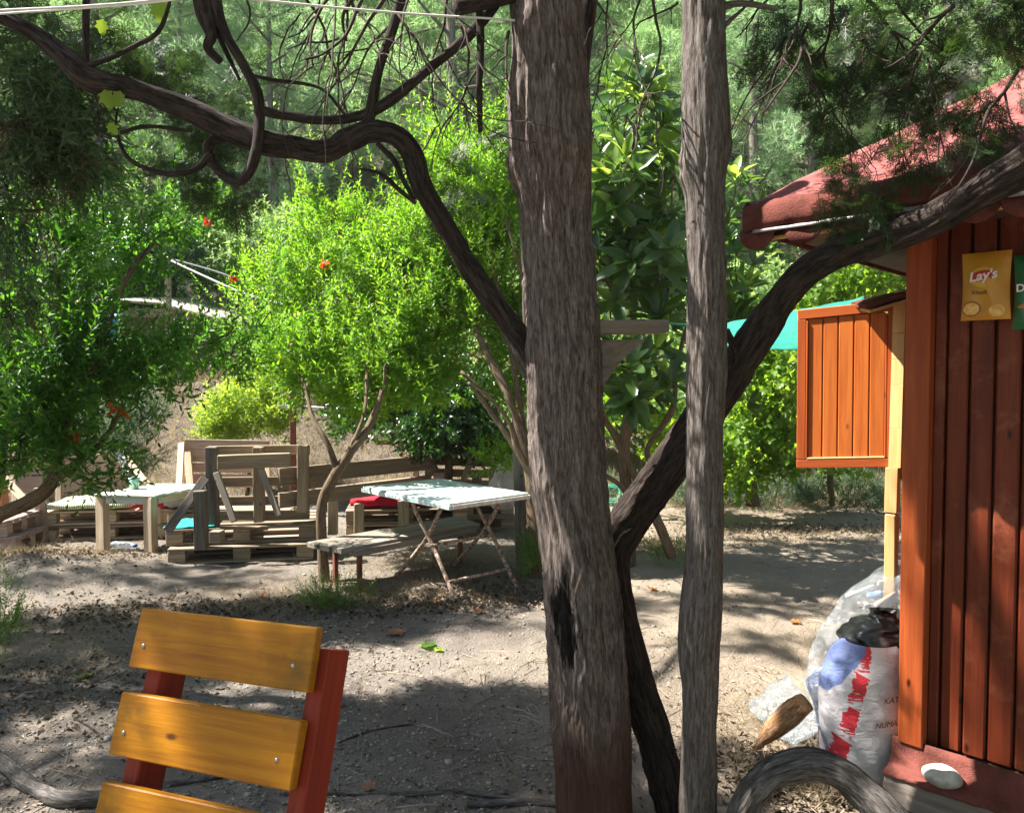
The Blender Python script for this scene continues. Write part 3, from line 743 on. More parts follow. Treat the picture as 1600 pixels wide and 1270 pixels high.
# trunk shelf
sh = thing("tree_shelf", P(990, 560, 2.66), "small weathered plank shelf nailed on the right side of the thick trunk", "shelf")
beam("board", P(925, 512, 2.64), P(1034, 511, 2.74), .11, .045, M_SHELF, sh)
vs = [P(934, 531, 2.64), P(1008, 531, 2.70), P(972, 562, 2.68), P(940, 606, 2.64)]
bm = bmesh.new(); nrm = Vector((-.1, 1, 0)).normalized() * .035
f0 = [bm.verts.new(v) for v in vs]; f1 = [bm.verts.new(v + nrm) for v in vs]
bm.faces.new(f0[::-1]); bm.faces.new(f1)
for i in range(4): bm.faces.new((f0[i], f0[(i + 1) % 4], f1[(i + 1) % 4], f1[i]))
bmesh.ops.recalc_face_normals(bm, faces=bm.faces); link("brace", bm_mesh("brace", bm, M_SHELF), sh)

# the crooked dark stem: leans from the ground, bends, and arches over the cabin
cr = thing("crooked_juniper", P(1068, 1330, 2.6), "crooked dark juniper stem that leans up between the two trunks and arches over the cabin", "tree")
Lc = [(1075, 1360, 2.66, 62), (1046, 1250, 2.68, 58), (1020, 1150, 2.70, 56), (990, 1050, 2.72, 56), (972, 980, 2.74, 54), (958, 900, 2.76, 58), (960, 856, 2.78, 62), (985, 812, 2.77, 66), (1030, 750, 2.74, 64), (1080, 680, 2.70, 62), (1130, 605, 2.64, 60), (1180, 530, 2.58, 58), (1215, 475, 2.54, 57), (1255, 430, 2.48, 56), (1310, 398, 2.40, 58), (1380, 372, 2.32, 58), (1450, 345, 2.24, 60), (1520, 305, 2.17, 64), (1600, 255, 2.1, 72), (1700, 190, 2.02, 78), (1850, 80, 1.95, 84)]
Lc = [(x_, y_, d_, w_ * (.9 if x_ < 1200 else .76)) for x_, y_, d_, w_ in Lc]
pts, rad = px_path(Lc); tubeobj("stem", pts, rad, M_BARKD, cr, n=330, sides=64, rough=.009, fr=.9, lump=.016, seed=21)
br([(1140, 600, 2.6, 6), (1148, 552, 2.55, 9), (1134, 515, 2.55, 10)], parent=cr)
# the slimmer upright trunk
sm = thing("juniper_tree", P(1090, 1330, 2.4), "slim straight grey juniper trunk standing right of the crooked stem", "tree")
rows2 = [(1400, 1054, 1122), (1270, 1062, 1118), (1180, 1064, 1120), (1080, 1066, 1120), (1010, 1062, 1122), (900, 1070, 1128), (780, 1074, 1130), (660, 1073, 1131), (500, 1075, 1132), (300, 1072, 1133), (210, 1068, 1138), (150, 1066, 1134), (60, 1070, 1130), (0, 1070, 1130), (-200, 1072, 1128), (-500, 1075, 1120), (-900, 1080, 1110)]
pts, rad = trunk_pts(rows2, 2.4)
tubeobj("trunk", pts, rad, M_BARK2, sm, n=520, sides=110, rough=.0048, fr=1.25, lump=.010, seed=33,
        knots=[(2.30, PI * 1.5, .05, .022), (2.36, PI / 2, .04, .012), (1.45, -.9 + PI * 1.5, .03, .010), (1.18, .3, .022, .010), (.62, .6 + PI / 2, .03, .010), (2.7, .3, .03, .010)])
br([(1122, 12, 2.4, 12), (1160, 6, 2.38, 8), (1212, 14, 2.36, 5)], mat=M_BARK2, parent=sm)
br([(1132, 40, 2.4, 8), (1160, 15, 2.4, 5), (1190, -15, 2.4, 5)], mat=M_BARK2, parent=sm)

# dead hanging twigs
def twigs(parent, starts, seed, name="dead_twigs"):
    r = random.Random(seed); a = Acc()
    def walk(p, d, l, rad, lev):
        pts = [p]; n = 6
        for k in range(n):
            d = (d + Vector((r.uniform(-.3, .3), r.uniform(-.25, .25), r.uniform(-.3, .2)))).normalized()
            q = pts[-1] + d * l / n; pts.append(q)
            if lev > 0 and r.random() < .5: walk(q, (d + Vector((r.uniform(-.9, .9), r.uniform(-.5, .5), r.uniform(-.6, .5)))).normalized(), l * r.uniform(.3, .6), rad * .6, lev - 1)
        a.tube(pts, list(np.linspace(rad, rad * .45, len(pts))), n=14, sides=5)
    for (px, py, d, ex, ey, l, w) in starts:
        p = P(px, py, d); q = P(ex, ey, d + r.uniform(-.2, .2)); dd = (q - p)
        walk(p, dd.normalized(), dd.length * 1.02, w * d / F / 2, l)
    return link(name, a.mesh(name, M_TWIG), parent, kind='stuff')
S = [(520, -10, 2.5, 450, 85, 1, 6), (560, -10, 2.4, 520, 60, 1, 8), (600, 0, 2.45, 545, 130, 1, 7), (640, -10, 2.5, 610, 110, 1, 5), (545, -10, 2.6, 575, 130, 2, 5), (600, -10, 2.6, 640, 110, 2, 5), (690, 0, 2.5, 800, 160, 2, 4), (620, 20, 2.5, 800, 140, 2, 4), (795, 50, 2.5, 765, 125, 1, 6), (745, 110, 2.5, 690, 240, 2, 4), (530, 60, 2.5, 470, 95, 1, 4), (500, 0, 2.6, 498, 220, 1, 3), (680, 200, 2.7, 660, 300, 1, 3), (385, 0, 2.5, 402, 75, 0, 4), (470, 20, 2.5, 425, 98, 1, 3), (565, 0, 2.4, 530, 110, 2, 7), (540, -20, 2.5, 620, 190, 2, 5), (720, 40, 2.5, 760, 120, 1, 5), (145, 135, 2.5, 158, 195, 0, 5), (440, 210, 2.6, 500, 300, 1, 3),
     (470, -10, 2.55, 600, 140, 2, 5), (640, -10, 2.55, 540, 170, 2, 5), (700, -10, 2.5, 700, 130, 2, 5), (525, -10, 2.45, 540, 190, 1, 4)]
twigs(big, S, 4)
S = [(950, 0, 2.6, 945, 240, 1, 3), (1000, 0, 2.5, 940, 170, 2, 4), (1020, 0, 2.5, 1035, 200, 1, 5), (1060, 5, 2.5, 1000, 60, 1, 4), (930, 0, 2.5, 990, 110, 1, 4), (1225, 60, 2.4, 1178, 250, 1, 4), (1230, 40, 2.4, 1232, 180, 1, 4), (1262, 40, 2.4, 1247, 240, 1, 6), (1300, 0, 2.3, 1325, 90, 2, 7), (1320, 20, 2.3, 1375, 82, 2, 6), (1355, 0, 2.3, 1400, 80, 1, 7), (1270, 120, 2.4, 1345, 260, 2, 4), (1200, 0, 2.4, 1140, 50, 1, 4), (1440, 80, 2.2, 1410, 230, 2, 5), (1250, -10, 2.4, 1270, 130, 2, 5), (1400, 0, 2.3, 1450, 120, 1, 5), (1490, 10, 2.2, 1450, 90, 1, 8), (1590, 110, 2.15, 1430, 260, 1, 7), (1450, 90, 2.2, 1455, 270, 2, 4), (1350, 90, 2.3, 1300, 250, 1, 3)]
twigs(sm, S, 9)
# living juniper foliage hanging into the picture
B = px_blobs([(205, 60, 60, 50, 2.5, .18, 2.5), (240, 100, 45, 35, 2.5, .15, 1.6), (300, 130, 60, 30, 2.5, .18, 1.2), (330, 180, 60, 45, 2.55, .2, 1.6), (290, 250, 70, 50, 2.55, .2, 1.6), (350, 300, 55, 30, 2.6, .2, 1.0), (120, 40, 90, 50, 2.45, .2, 1.2), (700, 290, 60, 45, 2.7, .15, 1.2), (735, 250, 40, 40, 2.7, .15, .8), (600, 300, 40, 30, 2.8, .15, .35), (540, 330, 30, 50, 2.8, .15, .3), (660, 340, 50, 30, 2.7, .15, .5), (370, 130, 30, 60, 2.5, .1, .5), (30, 10, 60, 40, 2.5, .2, 1)])
B = [(a_ * 1.14, b_ * 1.14, (c_ - CAMZ) * 1.14 + CAMZ, d_, e_ * .8, f_ * 1.1, g_) for a_, b_, c_, d_, e_, f_, g_ in B]
foliage("foliage", JUN, B, 340, M_JUN, big, up=0, down=.55, s0=.35, s1=.95, keep=.6, fr=9, seed=1, hollow=0)
B = px_blobs([(1540, 60, 70, 70, 2.3, .2, 3), (1480, 130, 60, 50, 2.25, .2, 1.8), (1400, 60, 80, 50, 2.35, .2, 1.2), (1310, 100, 50, 50, 2.4, .15, .8), (1320, 170, 70, 50, 2.4, .12, 1.4), (1250, 20, 50, 30, 2.45, .15, .8), (1550, 150, 50, 60, 2.2, .2, 2), (1330, 290, 60, 40, 2.35, .1, .7), (1370, 250, 60, 40, 2.3, .1, .4), (1440, 210, 60, 50, 2.25, .15, 1), (1350, 340, 40, 25, 2.35, .08, .6), (1590, 210, 30, 50, 2.15, .1, .5), (1500, 20, 110, 40, 2.35, .2, 1.5), (1250, 60, 60, 40, 2.4, .2, .5)])
foliage("foliage", JUN, B, 430, M_JUN, cr, up=0, down=.5, s0=.35, s1=.9, keep=.62, fr=9, seed=2, hollow=0)
# the crowns of the two trunks close high above and behind the camera
for par_, Bo, sd_ in ((sm, [(1.2, .4, 5.2, 1.6, 1.6, .8, 1.5), (2.4, -1.6, 5.6, 1.8, 1.6, .8, 1.4), (3.4, .2, 5.8, 1.4, 1.2, .7, 1)], 3), (big, [(-1.2, -.4, 5.4, 1.7, 1.4, .8, 1.4), (-.4, -2.6, 5.8, 2.2, 1.6, .8, 1.5), (-3.2, -2.2, 5.8, 1.8, 1.6, .8, 1)], 5)):
    foliage("high_crown", JUN, Bo, 1500, M_JUN, par_, up=0, s0=1.6, s1=2.8, keep=.7, fr=2, seed=sd_, hollow=0)
tubeobj("high_limb", [P(1095, -800, 2.4), (1.1, 1.2, 4.9), (2.2, -.6, 5.5), (2.8, -2, 5.8)], [.05, .045, .03, .01], M_BARK2, sm, n=30, sides=8)
tubeobj("high_limb", [P(775, -780, 2.6), (-.3, 1.4, 4.8), (-.9, -.4, 5.4), (-.6, -2.8, 5.9)], [.055, .05, .035, .01], M_BARK2, big, n=30, sides=8)
B = px_blobs([(1060, -300, 260, 60, 2.4, .5, 1)])
foliage("foliage", JUN, B, 60, M_JUN, sm, up=0, s0=.8, s1=1.4, keep=.6, fr=4, seed=3, hollow=0)

# unseen juniper added left of the yard, crown clumps placed to cast the dapple
nb = thing("shade_caster_juniper", (-5.2, 1.2, 0), "unseen juniper added beside the yard with a crown laid out to cast dappled shade", "tree")
tubeobj("trunk", [(-5.2, 1.2, -.1), (-5.1, 1.3, 2), (-4.9, 1.6, 4.5), (-4.5, 2.0, 7.5)], [.22, .18, .15, .08], M_BARK2, nb, n=60, sides=24, rough=.004, lump=.02)  # invented trunk and limbs to carry the shade-casting clumps
for q in ((-3.2, 3.9, 6.6), (-2.2, .3, 6.8), (-3.6, 5.2, 6.4), (-.4, 4.0, 7.0), (-5.6, 4.4, 6.2)):
    tubeobj("limb", [(-4.9, 1.7, 4.6), ((q[0] - 5) / 2, (q[1] + 1.9) / 2, 5.9), q], [.09, .06, .02], M_BARK2, nb, n=20, sides=8, lump=.01)
SHADE = [  # shade wanted on the ground from the added crown: photo pixel, ground radii, weight
    (150, 1120, .9, .45, 2.2), (450, 1160, .9, .35, 2.4), (700, 1150, .7, .35, 2.2), (250, 1240, .9, .3, 1.6), (600, 1240, .9, .3, 1.8), (800, 1200, .5, .4, 1.0),
    (100, 990, 1.3, .45, 2.2), (330, 960, .8, .35, 1.1), (200, 905, 1.3, .30, 1.2), (560, 985, .9, .20, 1.0), (800, 965, .8, .2, .8), (1150, 945, .9, .2, 1.0), (1280, 915, .8, .2, 1.1), (1240, 1010, .5, .12, .35), (1290, 850, 1.3, .22, 1.1), (40, 1060, .8, .5, 1.5), (1130, 1225, .3, .25, .5)]
BL = []
SHADE += [(Vector((-.12, 1.60, 0)), 0, .45, .32, 1.9), (Vector((-.1, 2.3, 0)), 0, .5, .35, 1.2), (Vector((2.1, 2.9, 0)), 0, .2, .2, .25)]
for px, py, rx, ry, w in SHADE:
    g = G(px, py) if not isinstance(px, Vector) else px; z = 6.4; t = (0 - z) / SUN.z; q = g + SUN * t * -1 * 1.0
    q = g - SUN * (z / -SUN.z)
    BL.append((q.x, q.y, z, rx, ry, .55, w * .9))
foliage("foliage", JUN, BL, 3300, M_JUN, nb, up=.2, s0=1.1, s1=2.0, keep=.56, fr=2.6, seed=14, hollow=0)

# ================================================================== orchard trees
def stems(parent, specs, mat=M_STEM, name="stem", **k):
    for L in specs:
        pts, rad = px_path(L); tubeobj(name, pts, rad, mat, parent, n=len(L) * 9, sides=12, rough=.0015, fr=1.3, lump=max(rad) * .3, seed=L[0][0] % 13)
def fine_branches(parent, roots, blobs, n, mat=M_TWIG, seed=0, r0=.006):
    r = random.Random(seed); rng = np.random.default_rng(seed); a = Acc()
    pos, _ = blob_points(blobs, n, rng, 0)
    kids = [Vector(v) for v in roots]
    for q in sorted([Vector(v) for v in pos], key=lambda v: min((w_ - v).length for w_ in roots)):
        p = min(kids, key=lambda s: (s - q).length + r.uniform(0, .15))
        kids.append(q); kids.append((p + q) / 2)
        m = (p + q) / 2 + Vector((r.uniform(-.1, .1), r.uniform(-.1, .1), r.uniform(0, .14)))
        a.tube([p, m, q], [r0, r0 * .6, r0 * .25], n=7, sides=4)
    return link("twigs", a.mesh("twigs", mat), parent, kind='stuff')
def flowers(parent, L, size=.030):
    for k, (px, py, d) in enumerate(L):
        rng = np.random.default_rng(k + px); n = 14; dd = rng.normal(size=(n, 3)); dd[:, 2] = np.abs(dd[:, 2])
        v, t = scatter([leaf_tpl(1.0, .9, big=False)], rng.normal(size=(n, 3)) * size * .35, dd, rng.uniform(.8, 1.3, n) * size, rng)
        link("flower", npmesh("flower", v, t, M_FLOWER), parent, Matrix.Translation(P(px, py, d)))
# left, in shade
t1 = thing("pomegranate_tree", G(-60, 870), "dark leafy pomegranate tree with red blossoms filling the left edge", "tree")
B1 = px_blobs([(60, 330, 110, 70, 5.2, .5, 1.5), (40, 470, 120, 90, 5.0, .5, 2.3), (110, 580, 130, 40, 5.0, .5, 1.9), (60, 640, 110, 60, 4.9, .5, 1.9), (60, 400, 90, 40, 5.4, .4, .6), (330, 555, 90, 28, 5.5, .4, .9), (200, 370, 80, 40, 5.5, .4, .7), (260, 430, 60, 18, 5.5, .3, .25), (150, 680, 60, 35, 4.9, .3, .6), (300, 360, 70, 50, 5.7, .3, .6), (40, 720, 60, 20, 4.8, .3, .4), (430, 500, 50, 40, 5.8, .3, .45), (240, 600, 40, 30, 5.0, .3, .25), (110, 280, 60, 40, 5.4, .3, .4), (160, 740, 40, 18, 4.9, .2, .25)])
stems(t1, [[(-60, 880, 4.8, 34), (-10, 812, 4.8, 26), (45, 785, 4.8, 24), (80, 755, 4.8, 22), (96, 700, 4.8, 15), (110, 640, 4.85, 12), (150, 560, 4.9, 10), (200, 430, 5.1, 8), (240, 380, 5.3, 5)],
           [(78, 752, 4.8, 14), (125, 720, 4.8, 12), (160, 690, 4.8, 7), (190, 640, 4.8, 5)],
           [(80, 752, 4.8, 10), (118, 735, 4.8, 6)],
           [(100, 690, 4.85, 8), (60, 620, 4.9, 7), (20, 560, 5.0, 5)], [(115, 630, 4.85, 7), (100, 500, 5.0, 6), (80, 380, 5.1, 5)],
           [(-20, 820, 4.8, 14), (0, 740, 4.8, 12), (10, 600, 4.9, 9), (30, 450, 5, 6)]])
rts = [P(110, 640, 4.85), P(150, 560, 4.9), P(60, 620, 4.9), P(200, 430, 5.1), P(80, 500, 5.0), P(20, 560, 5)]
fine_branches(t1, rts, B1, 110, seed=1)
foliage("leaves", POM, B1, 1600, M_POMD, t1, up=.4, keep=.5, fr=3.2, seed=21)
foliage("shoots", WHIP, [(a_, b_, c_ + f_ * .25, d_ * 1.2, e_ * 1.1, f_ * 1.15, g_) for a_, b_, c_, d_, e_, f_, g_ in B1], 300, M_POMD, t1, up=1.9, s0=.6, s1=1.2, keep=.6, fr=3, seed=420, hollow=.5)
flowers(t1, [(325, 347, 5.3), (175, 638, 4.75), (193, 646, 4.75), (112, 684, 4.7), (122, 683, 4.7), (107, 686, 4.7), (364, 437, 5.6)])
# centre left
base = G(508, 908); d2 = base.y
t2 = thing("pomegranate_tree", base, "pomegranate tree with a slim bent trunk rising beside the grey bench", "tree")
stems(t2, [[(508, 925, d2, 20), (504, 860, d2, 18), (503, 790, d2, 17), (520, 750, d2, 18), (548, 705, d2, 17), (575, 668, d2 + .1, 11), (600, 600, d2 + .3, 8), (610, 520, d2 + .6, 5)],
           [(528, 738, d2, 12), (510, 690, d2, 9), (488, 652, d2 + .1, 7), (475, 600, d2 + .3, 5), (450, 540, d2 + .6, 3)],
           [(548, 705, d2, 10), (570, 640, d2 + .1, 6), (575, 560, d2 + .4, 4), (590, 480, d2 + .7, 3)]])
B2 = px_blobs([(560, 420, 90, 70, 6.3, .5, 2.0), (470, 470, 80, 60, 6.3, .5, 1.4), (600, 530, 90, 60, 6.1, .5, 1.8), (480, 570, 60, 45, 6.2, .4, 1.0), (490, 340, 55, 50, 6.5, .4, .8), (530, 630, 80, 35, 6.1, .4, .9), (400, 430, 60, 40, 6.4, .3, .6), (460, 290, 18, 30, 6.4, .1, .22), (520, 660, 60, 20, 6, .3, .35), (590, 350, 60, 40, 6.6, .4, .7), (400, 500, 110, 90, 6.5, .6, 1.2), (560, 480, 160, 130, 6.5, .7, 2.0), (560, 590, 110, 45, 5.95, .4, 1.9), (430, 560, 90, 45, 6.0, .4, 1.2), (470, 620, 60, 35, 5.9, .3, .8), (640, 590, 60, 60, 6.0, .4, 1.0)])
B2 = [(a_, b_ + .75, c_ + .03, d_, min(e_, .45), f_, g_) for a_, b_, c_, d_, e_, f_, g_ in B2]
fine_branches(t2, [P(600, 600, d2), P(475, 600, d2), P(575, 560, d2), P(590, 480, d2), P(610, 520, d2), P(450, 540, d2 + .2)], B2, 90, mat=M_STEM, seed=2)
foliage("leaves", POM, B2, 2300, M_POM, t2, up=.7, keep=.45, fr=3.4, seed=22)
foliage("shoots", WHIP, [(a_, b_, c_ + f_ * .25, d_ * 1.2, e_ * 1.1, f_ * 1.15, g_) for a_, b_, c_, d_, e_, f_, g_ in B2], 400, M_POM, t2, up=1.9, s0=.6, s1=1.2, keep=.6, fr=3, seed=620, hollow=.5)
flowers(t2, [(505, 415, 5.9), (575, 770, 20)][:1])
# centre right, multi-stemmed
base = G(838, 905)
t3 = thing("pomegranate_tree", base, "many stemmed pomegranate tree rising behind the thick juniper trunk", "tree")
stems(t3, [[(842, 920, 6.1, 30), (838, 850, 6.1, 32), (836, 790, 6.1, 30), (828, 730, 6.1, 22), (815, 680, 6.1, 16), (795, 620, 6.1, 11), (765, 560, 6.2, 8), (740, 510, 6.3, 5)],
           [(832, 745, 6.1, 14), (800, 690, 6.1, 11), (765, 640, 6.2, 8), (735, 600, 6.2, 5)],
           [(838, 760, 6.15, 14), (842, 660, 6.15, 12), (838, 560, 6.2, 9), (820, 450, 6.3, 7), (790, 340, 6.4, 5)],
           [(830, 740, 6.15, 10), (810, 620, 6.2, 8), (790, 500, 6.3, 7), (760, 380, 6.4, 5)],
           [(826, 735, 6.1, 12), (808, 700, 6.0, 9), (790, 650, 6.0, 7), (720, 580, 6.0, 4)]])
B3 = px_blobs([(740, 430, 85, 70, 6.4, .5, 2.2), (760, 310, 60, 60, 6.5, .4, 1.3), (680, 500, 80, 60, 6.3, .5, 1.6), (790, 520, 50, 60, 6.3, .4, 1.2), (720, 600, 80, 45, 6.2, .4, 1.2), (790, 230, 30, 40, 6.5, .3, .5), (690, 260, 50, 40, 6.7, .3, .6), (660, 380, 60, 50, 6.5, .4, .8), (810, 640, 30, 40, 6.2, .3, .4), (710, 200, 40, 30, 6.7, .2, .3), (780, 735, 25, 22, 6.3, .15, .25), (700, 400, 130, 130, 6.6, .6, 1.8)])
B3 = [(a_, b_ + .35, c_ + .02, d_, min(e_, .45), f_, g_) for a_, b_, c_, d_, e_, f_, g_ in B3]
fine_branches(t3, [P(765, 560, 6.2), P(740, 510, 6.3), P(838, 560, 6.2), P(820, 450, 6.3), P(760, 380, 6.4), P(735, 600, 6.2)], B3, 90, mat=M_STEM, seed=3)
foliage("leaves", POM, B3, 2100, M_POM, t3, up=.8, keep=.45, fr=3.4, seed=23)
foliage("shoots", WHIP, [(a_, b_, c_ + f_ * .25, d_ * 1.2, e_ * 1.1, f_ * 1.15, g_) for a_, b_, c_, d_, e_, f_, g_ in B3], 420, M_POM, t3, up=1.9, s0=.6, s1=1.2, keep=.6, fr=3, seed=520, hollow=.5)
# citrus
c4 = thing("citrus_tree", G(690, 760), "low glossy dark green citrus tree behind the table", "tree")
B4 = px_blobs([(650, 640, 70, 40, 8.2, .5, 2), (720, 620, 60, 45, 8.4, .5, 1.5), (620, 600, 50, 40, 8.3, .4, 1.2), (690, 680, 70, 28, 8.1, .4, 1), (560, 650, 40, 40, 8.4, .4, .8), (750, 690, 50, 20, 8.3, .3, .5), (660, 560, 90, 40, 8.6, .5, 1)])
stems(c4, [[(700, 775, 8.3, 16), (700, 700, 8.3, 13), (680, 640, 8.3, 9)], [(590, 692, 8.2, 7), (650, 690, 8.2, 9), (700, 700, 8.3, 10), (740, 705, 8.3, 8), (785, 690, 8.3, 6)]])
foliage("leaves", CIT, B4, 1700, M_CIT, c4, up=.2, s0=.8, s1=1.3, keep=.7, seed=24)
# loquat: its large leaves are single parts
lq = thing("loquat_tree", G(985, 880), "loquat tree with large pale young leaves between the two juniper trunks", "tree")
stems(lq, [[(984, 885, 6.4, 18), (985, 800, 6.4, 17), (975, 720, 6.4, 17), (985, 620, 6.4, 14), (990, 520, 6.4, 11), (985, 380, 6.4, 8), (990, 200, 6.4, 5)],
           [(1050, 870, 6.3, 18), (1030, 820, 6.3, 16), (990, 740, 6.35, 13), (960, 680, 6.4, 11), (940, 640, 6.4, 8), (930, 560, 6.4, 6)],
           [(1000, 790, 6.4, 10), (1020, 740, 6.4, 12), (1012, 700, 6.4, 10), (1050, 640, 6.4, 8), (1060, 560, 6.4, 6), (1100, 420, 6.5, 5)],
           [(985, 620, 6.4, 8), (1020, 560, 6.3, 7), (1045, 450, 6.3, 5)], [(1018, 745, 6.35, 7), (1040, 700, 6.3, 6), (1075, 690, 6.3, 5)],
           [(940, 740, 6.2, 7), (965, 755, 6.2, 6), (985, 780, 6.3, 8)]])
BLQ = px_blobs([(985, 190, 60, 60, 6.2, .4, 1.3), (960, 290, 50, 60, 6.1, .4, 1.2), (1030, 300, 45, 60, 6.2, .4, 1.1), (1020, 400, 60, 60, 6.2, .4, 1.2), (960, 430, 50, 50, 6.2, .4, .9), (1160, 310, 40, 50, 6.5, .3, .8), (1150, 410, 50, 50, 6.5, .4, .9), (1170, 500, 40, 60, 6.4, .3, .7), (1000, 590, 55, 40, 6.1, .3, .8), (1040, 520, 40, 40, 6.2, .3, .5), (1000, 130, 40, 35, 6.2, .3, .6), (1140, 620, 40, 50, 6.4, .3, .5), (970, 350, 60, 60, 6.3, .4, .6)])
rng = np.random.default_rng(77)
LM = []
for k in range(6):
    v, t = leaf_tpl(.22, .072, fold=.22, droop=.15 + .12 * (k % 3), big=True)
    for mt in (M_LOQ, M_LOQY): LM.append(npmesh("leaf", v, t, mt, True))
pos, dd = blob_points(BLQ, 74, rng, .45)
nl = 0; rest_v = []; rest_t = []; a = Acc(); rest = Acc()
for i, (q, o) in enumerate(zip(pos, dd)):
    up = Vector(o) * .6 + Vector((0, -.55, .7)); up.normalize()
    tipz = (q[2] > P(0, 330, 6.2).z and rng.random() < .9) or rng.random() < .5
    base = Vector(q)
    a.tube([base - up * .35 + Vector((rng.normal() * .05, 0, 0)), base - up * .15, base], [.008, .006, .004], n=6, sides=5)
    nleaf = rng.integers(6, 10)
    for k in range(nleaf):
        ang = k * 2.4 + rng.random() * .5; el = .35 + .9 * (k / nleaf) + rng.random() * .2
        ref = up.orthogonal().normalized(); side = Quaternion(up, ang) @ ref
        dirn = (up * math.cos(el) + side * math.sin(el)).normalized()
        zax = (up - dirn * up.dot(dirn)).normalized(); xax = dirn.cross(zax)
        M = Matrix((xax, dirn, zax)).transposed().to_4x4()
        s = rng.uniform(.95, 1.5) * (.75 if tipz and k < 3 else 1)
        M = Matrix.Translation(base - up * .06 * (k / nleaf)) @ M @ Matrix.Scale(s, 4)
        young = tipz and k < 5
        if nl < 298:
            link("leaf", LM[2 * (i % 6) + (1 if young else 0)], lq, M); nl += 1
        else:
            v, t = leaf_tpl(.22, .072, fold=.22, droop=.25, big=True)
            rest.add(np.array([(M @ Vector(p)) for p in v]), None, t)
link("twigs", a.mesh("twigs", M_STEM), lq, kind='stuff')
# farther leaves of the same crown
pos, dd = blob_points(BLQ + px_blobs([(1100, 480, 100, 90, 7.0, .4, 2), (1000, 480, 80, 150, 7.0, .4, 2), (980, 300, 70, 120, 6.9, .3, 1.5)]), 260, rng, .2)
big_tp = [sprig_tpl(7, .12, .22, .07, spread=1.1, whorl=1, seed=s + 60, big=True, tipcluster=True) for s in range(4)]
v, t = scatter(big_tp, pos + np.array([0, .3, 0]), dd * .6 + np.array([0, 0, .6]), rng.uniform(.8, 1.1, len(pos)), rng); rest.add(v, None, t)
link("inner_leaves", npmesh("inner_leaves", np.concatenate(rest.v), np.concatenate(rest.t), M_LOQ, True), lq, kind='stuff')
# vines / figs behind the shutter
v5 = thing("grape_vine", G(1180, 810), "leafy grape vine filling the gap between the slim trunk and the shutter", "vine")
B5 = px_blobs([(1180, 600, 50, 60, 8.5, .5, 1.5), (1210, 680, 60, 50, 8.6, .5, 1.5), (1150, 700, 40, 60, 8.4, .4, 1), (1300, 700, 90, 40, 9, .5, 1.2), (1350, 430, 80, 45, 9.2, .5, 1.6), (1020, 660, 50, 60, 8.6, .5, 1.2), (1060, 720, 60, 40, 8.8, .4, .8), (1230, 560, 50, 40, 8.6, .4, .8), (1180, 530, 60, 40, 9, .4, .8), (1290, 470, 50, 40, 9.2, .4, .7), (960, 580, 40, 90, 8.8, .4, 1), (1390, 410, 40, 30, 9.2, .4, .6)])
stems(v5, [[(1176, 790, 8.6, 20), (1174, 740, 8.6, 16), (1180, 700, 8.6, 14), (1155, 680, 8.6, 8), (1140, 650, 8.6, 6)], [(1178, 735, 8.6, 9), (1210, 730, 8.6, 8), (1240, 700, 8.7, 6)], [(1128, 800, 8.3, 8), (1132, 740, 8.3, 7), (1160, 700, 8.3, 5)], [(1181, 700, 8.6, 7), (1200, 690, 8.6, 6), (1225, 640, 8.6, 4)], [(1300, 790, 9, 9), (1300, 730, 9, 9), (1340, 660, 9, 6), (1360, 500, 9.2, 6)]])
foliage("leaves", VIN, B5, 1900, M_VINE, v5, up=.1, s0=.6, s1=1.1, keep=.68, seed=25)
# bright round shrub
qs6 = P(385, 690, 9.6); qs6.z = gh(qs6.x, qs6.y)
s6 = thing("bright_shrub", qs6, "rounded yellow green shrub on the dry bank behind the pallet seats", "shrub")
B6 = px_blobs([(385, 645, 55, 45, 9.6, .45, 2), (350, 670, 35, 30, 9.5, .3, .7), (425, 660, 25, 35, 9.5, .3, .6), (410, 610, 30, 30, 9.7, .3, .5)])
foliage("leaves", FINE + POM, B6, 1500, M_SHRUB, s6, up=1.2, s0=.8, s1=1.5, keep=.8, seed=26)
tubeobj("stem", [qs6, qs6 + Vector((.05, 0, .5))], [.03, .02], M_STEM, s6)
qs7 = P(200, 745, 9.0); qs7.z = gh(qs7.x, qs7.y)
s7 = thing("grey_green_bush", qs7, "grey green bush in front of the dry bank above the cushioned seat", "shrub")
B7 = px_blobs([(210, 690, 45, 55, 9.0, .4, 1.5), (175, 650, 50, 40, 9.1, .4, 1), (230, 640, 30, 30, 9.3, .3, .5), (120, 700, 60, 30, 9.2, .4, .8)])
foliage("leaves", FINE, B7, 1700, M_GREY, s7, up=.8, s0=.9, s1=1.6, keep=.8, seed=27)
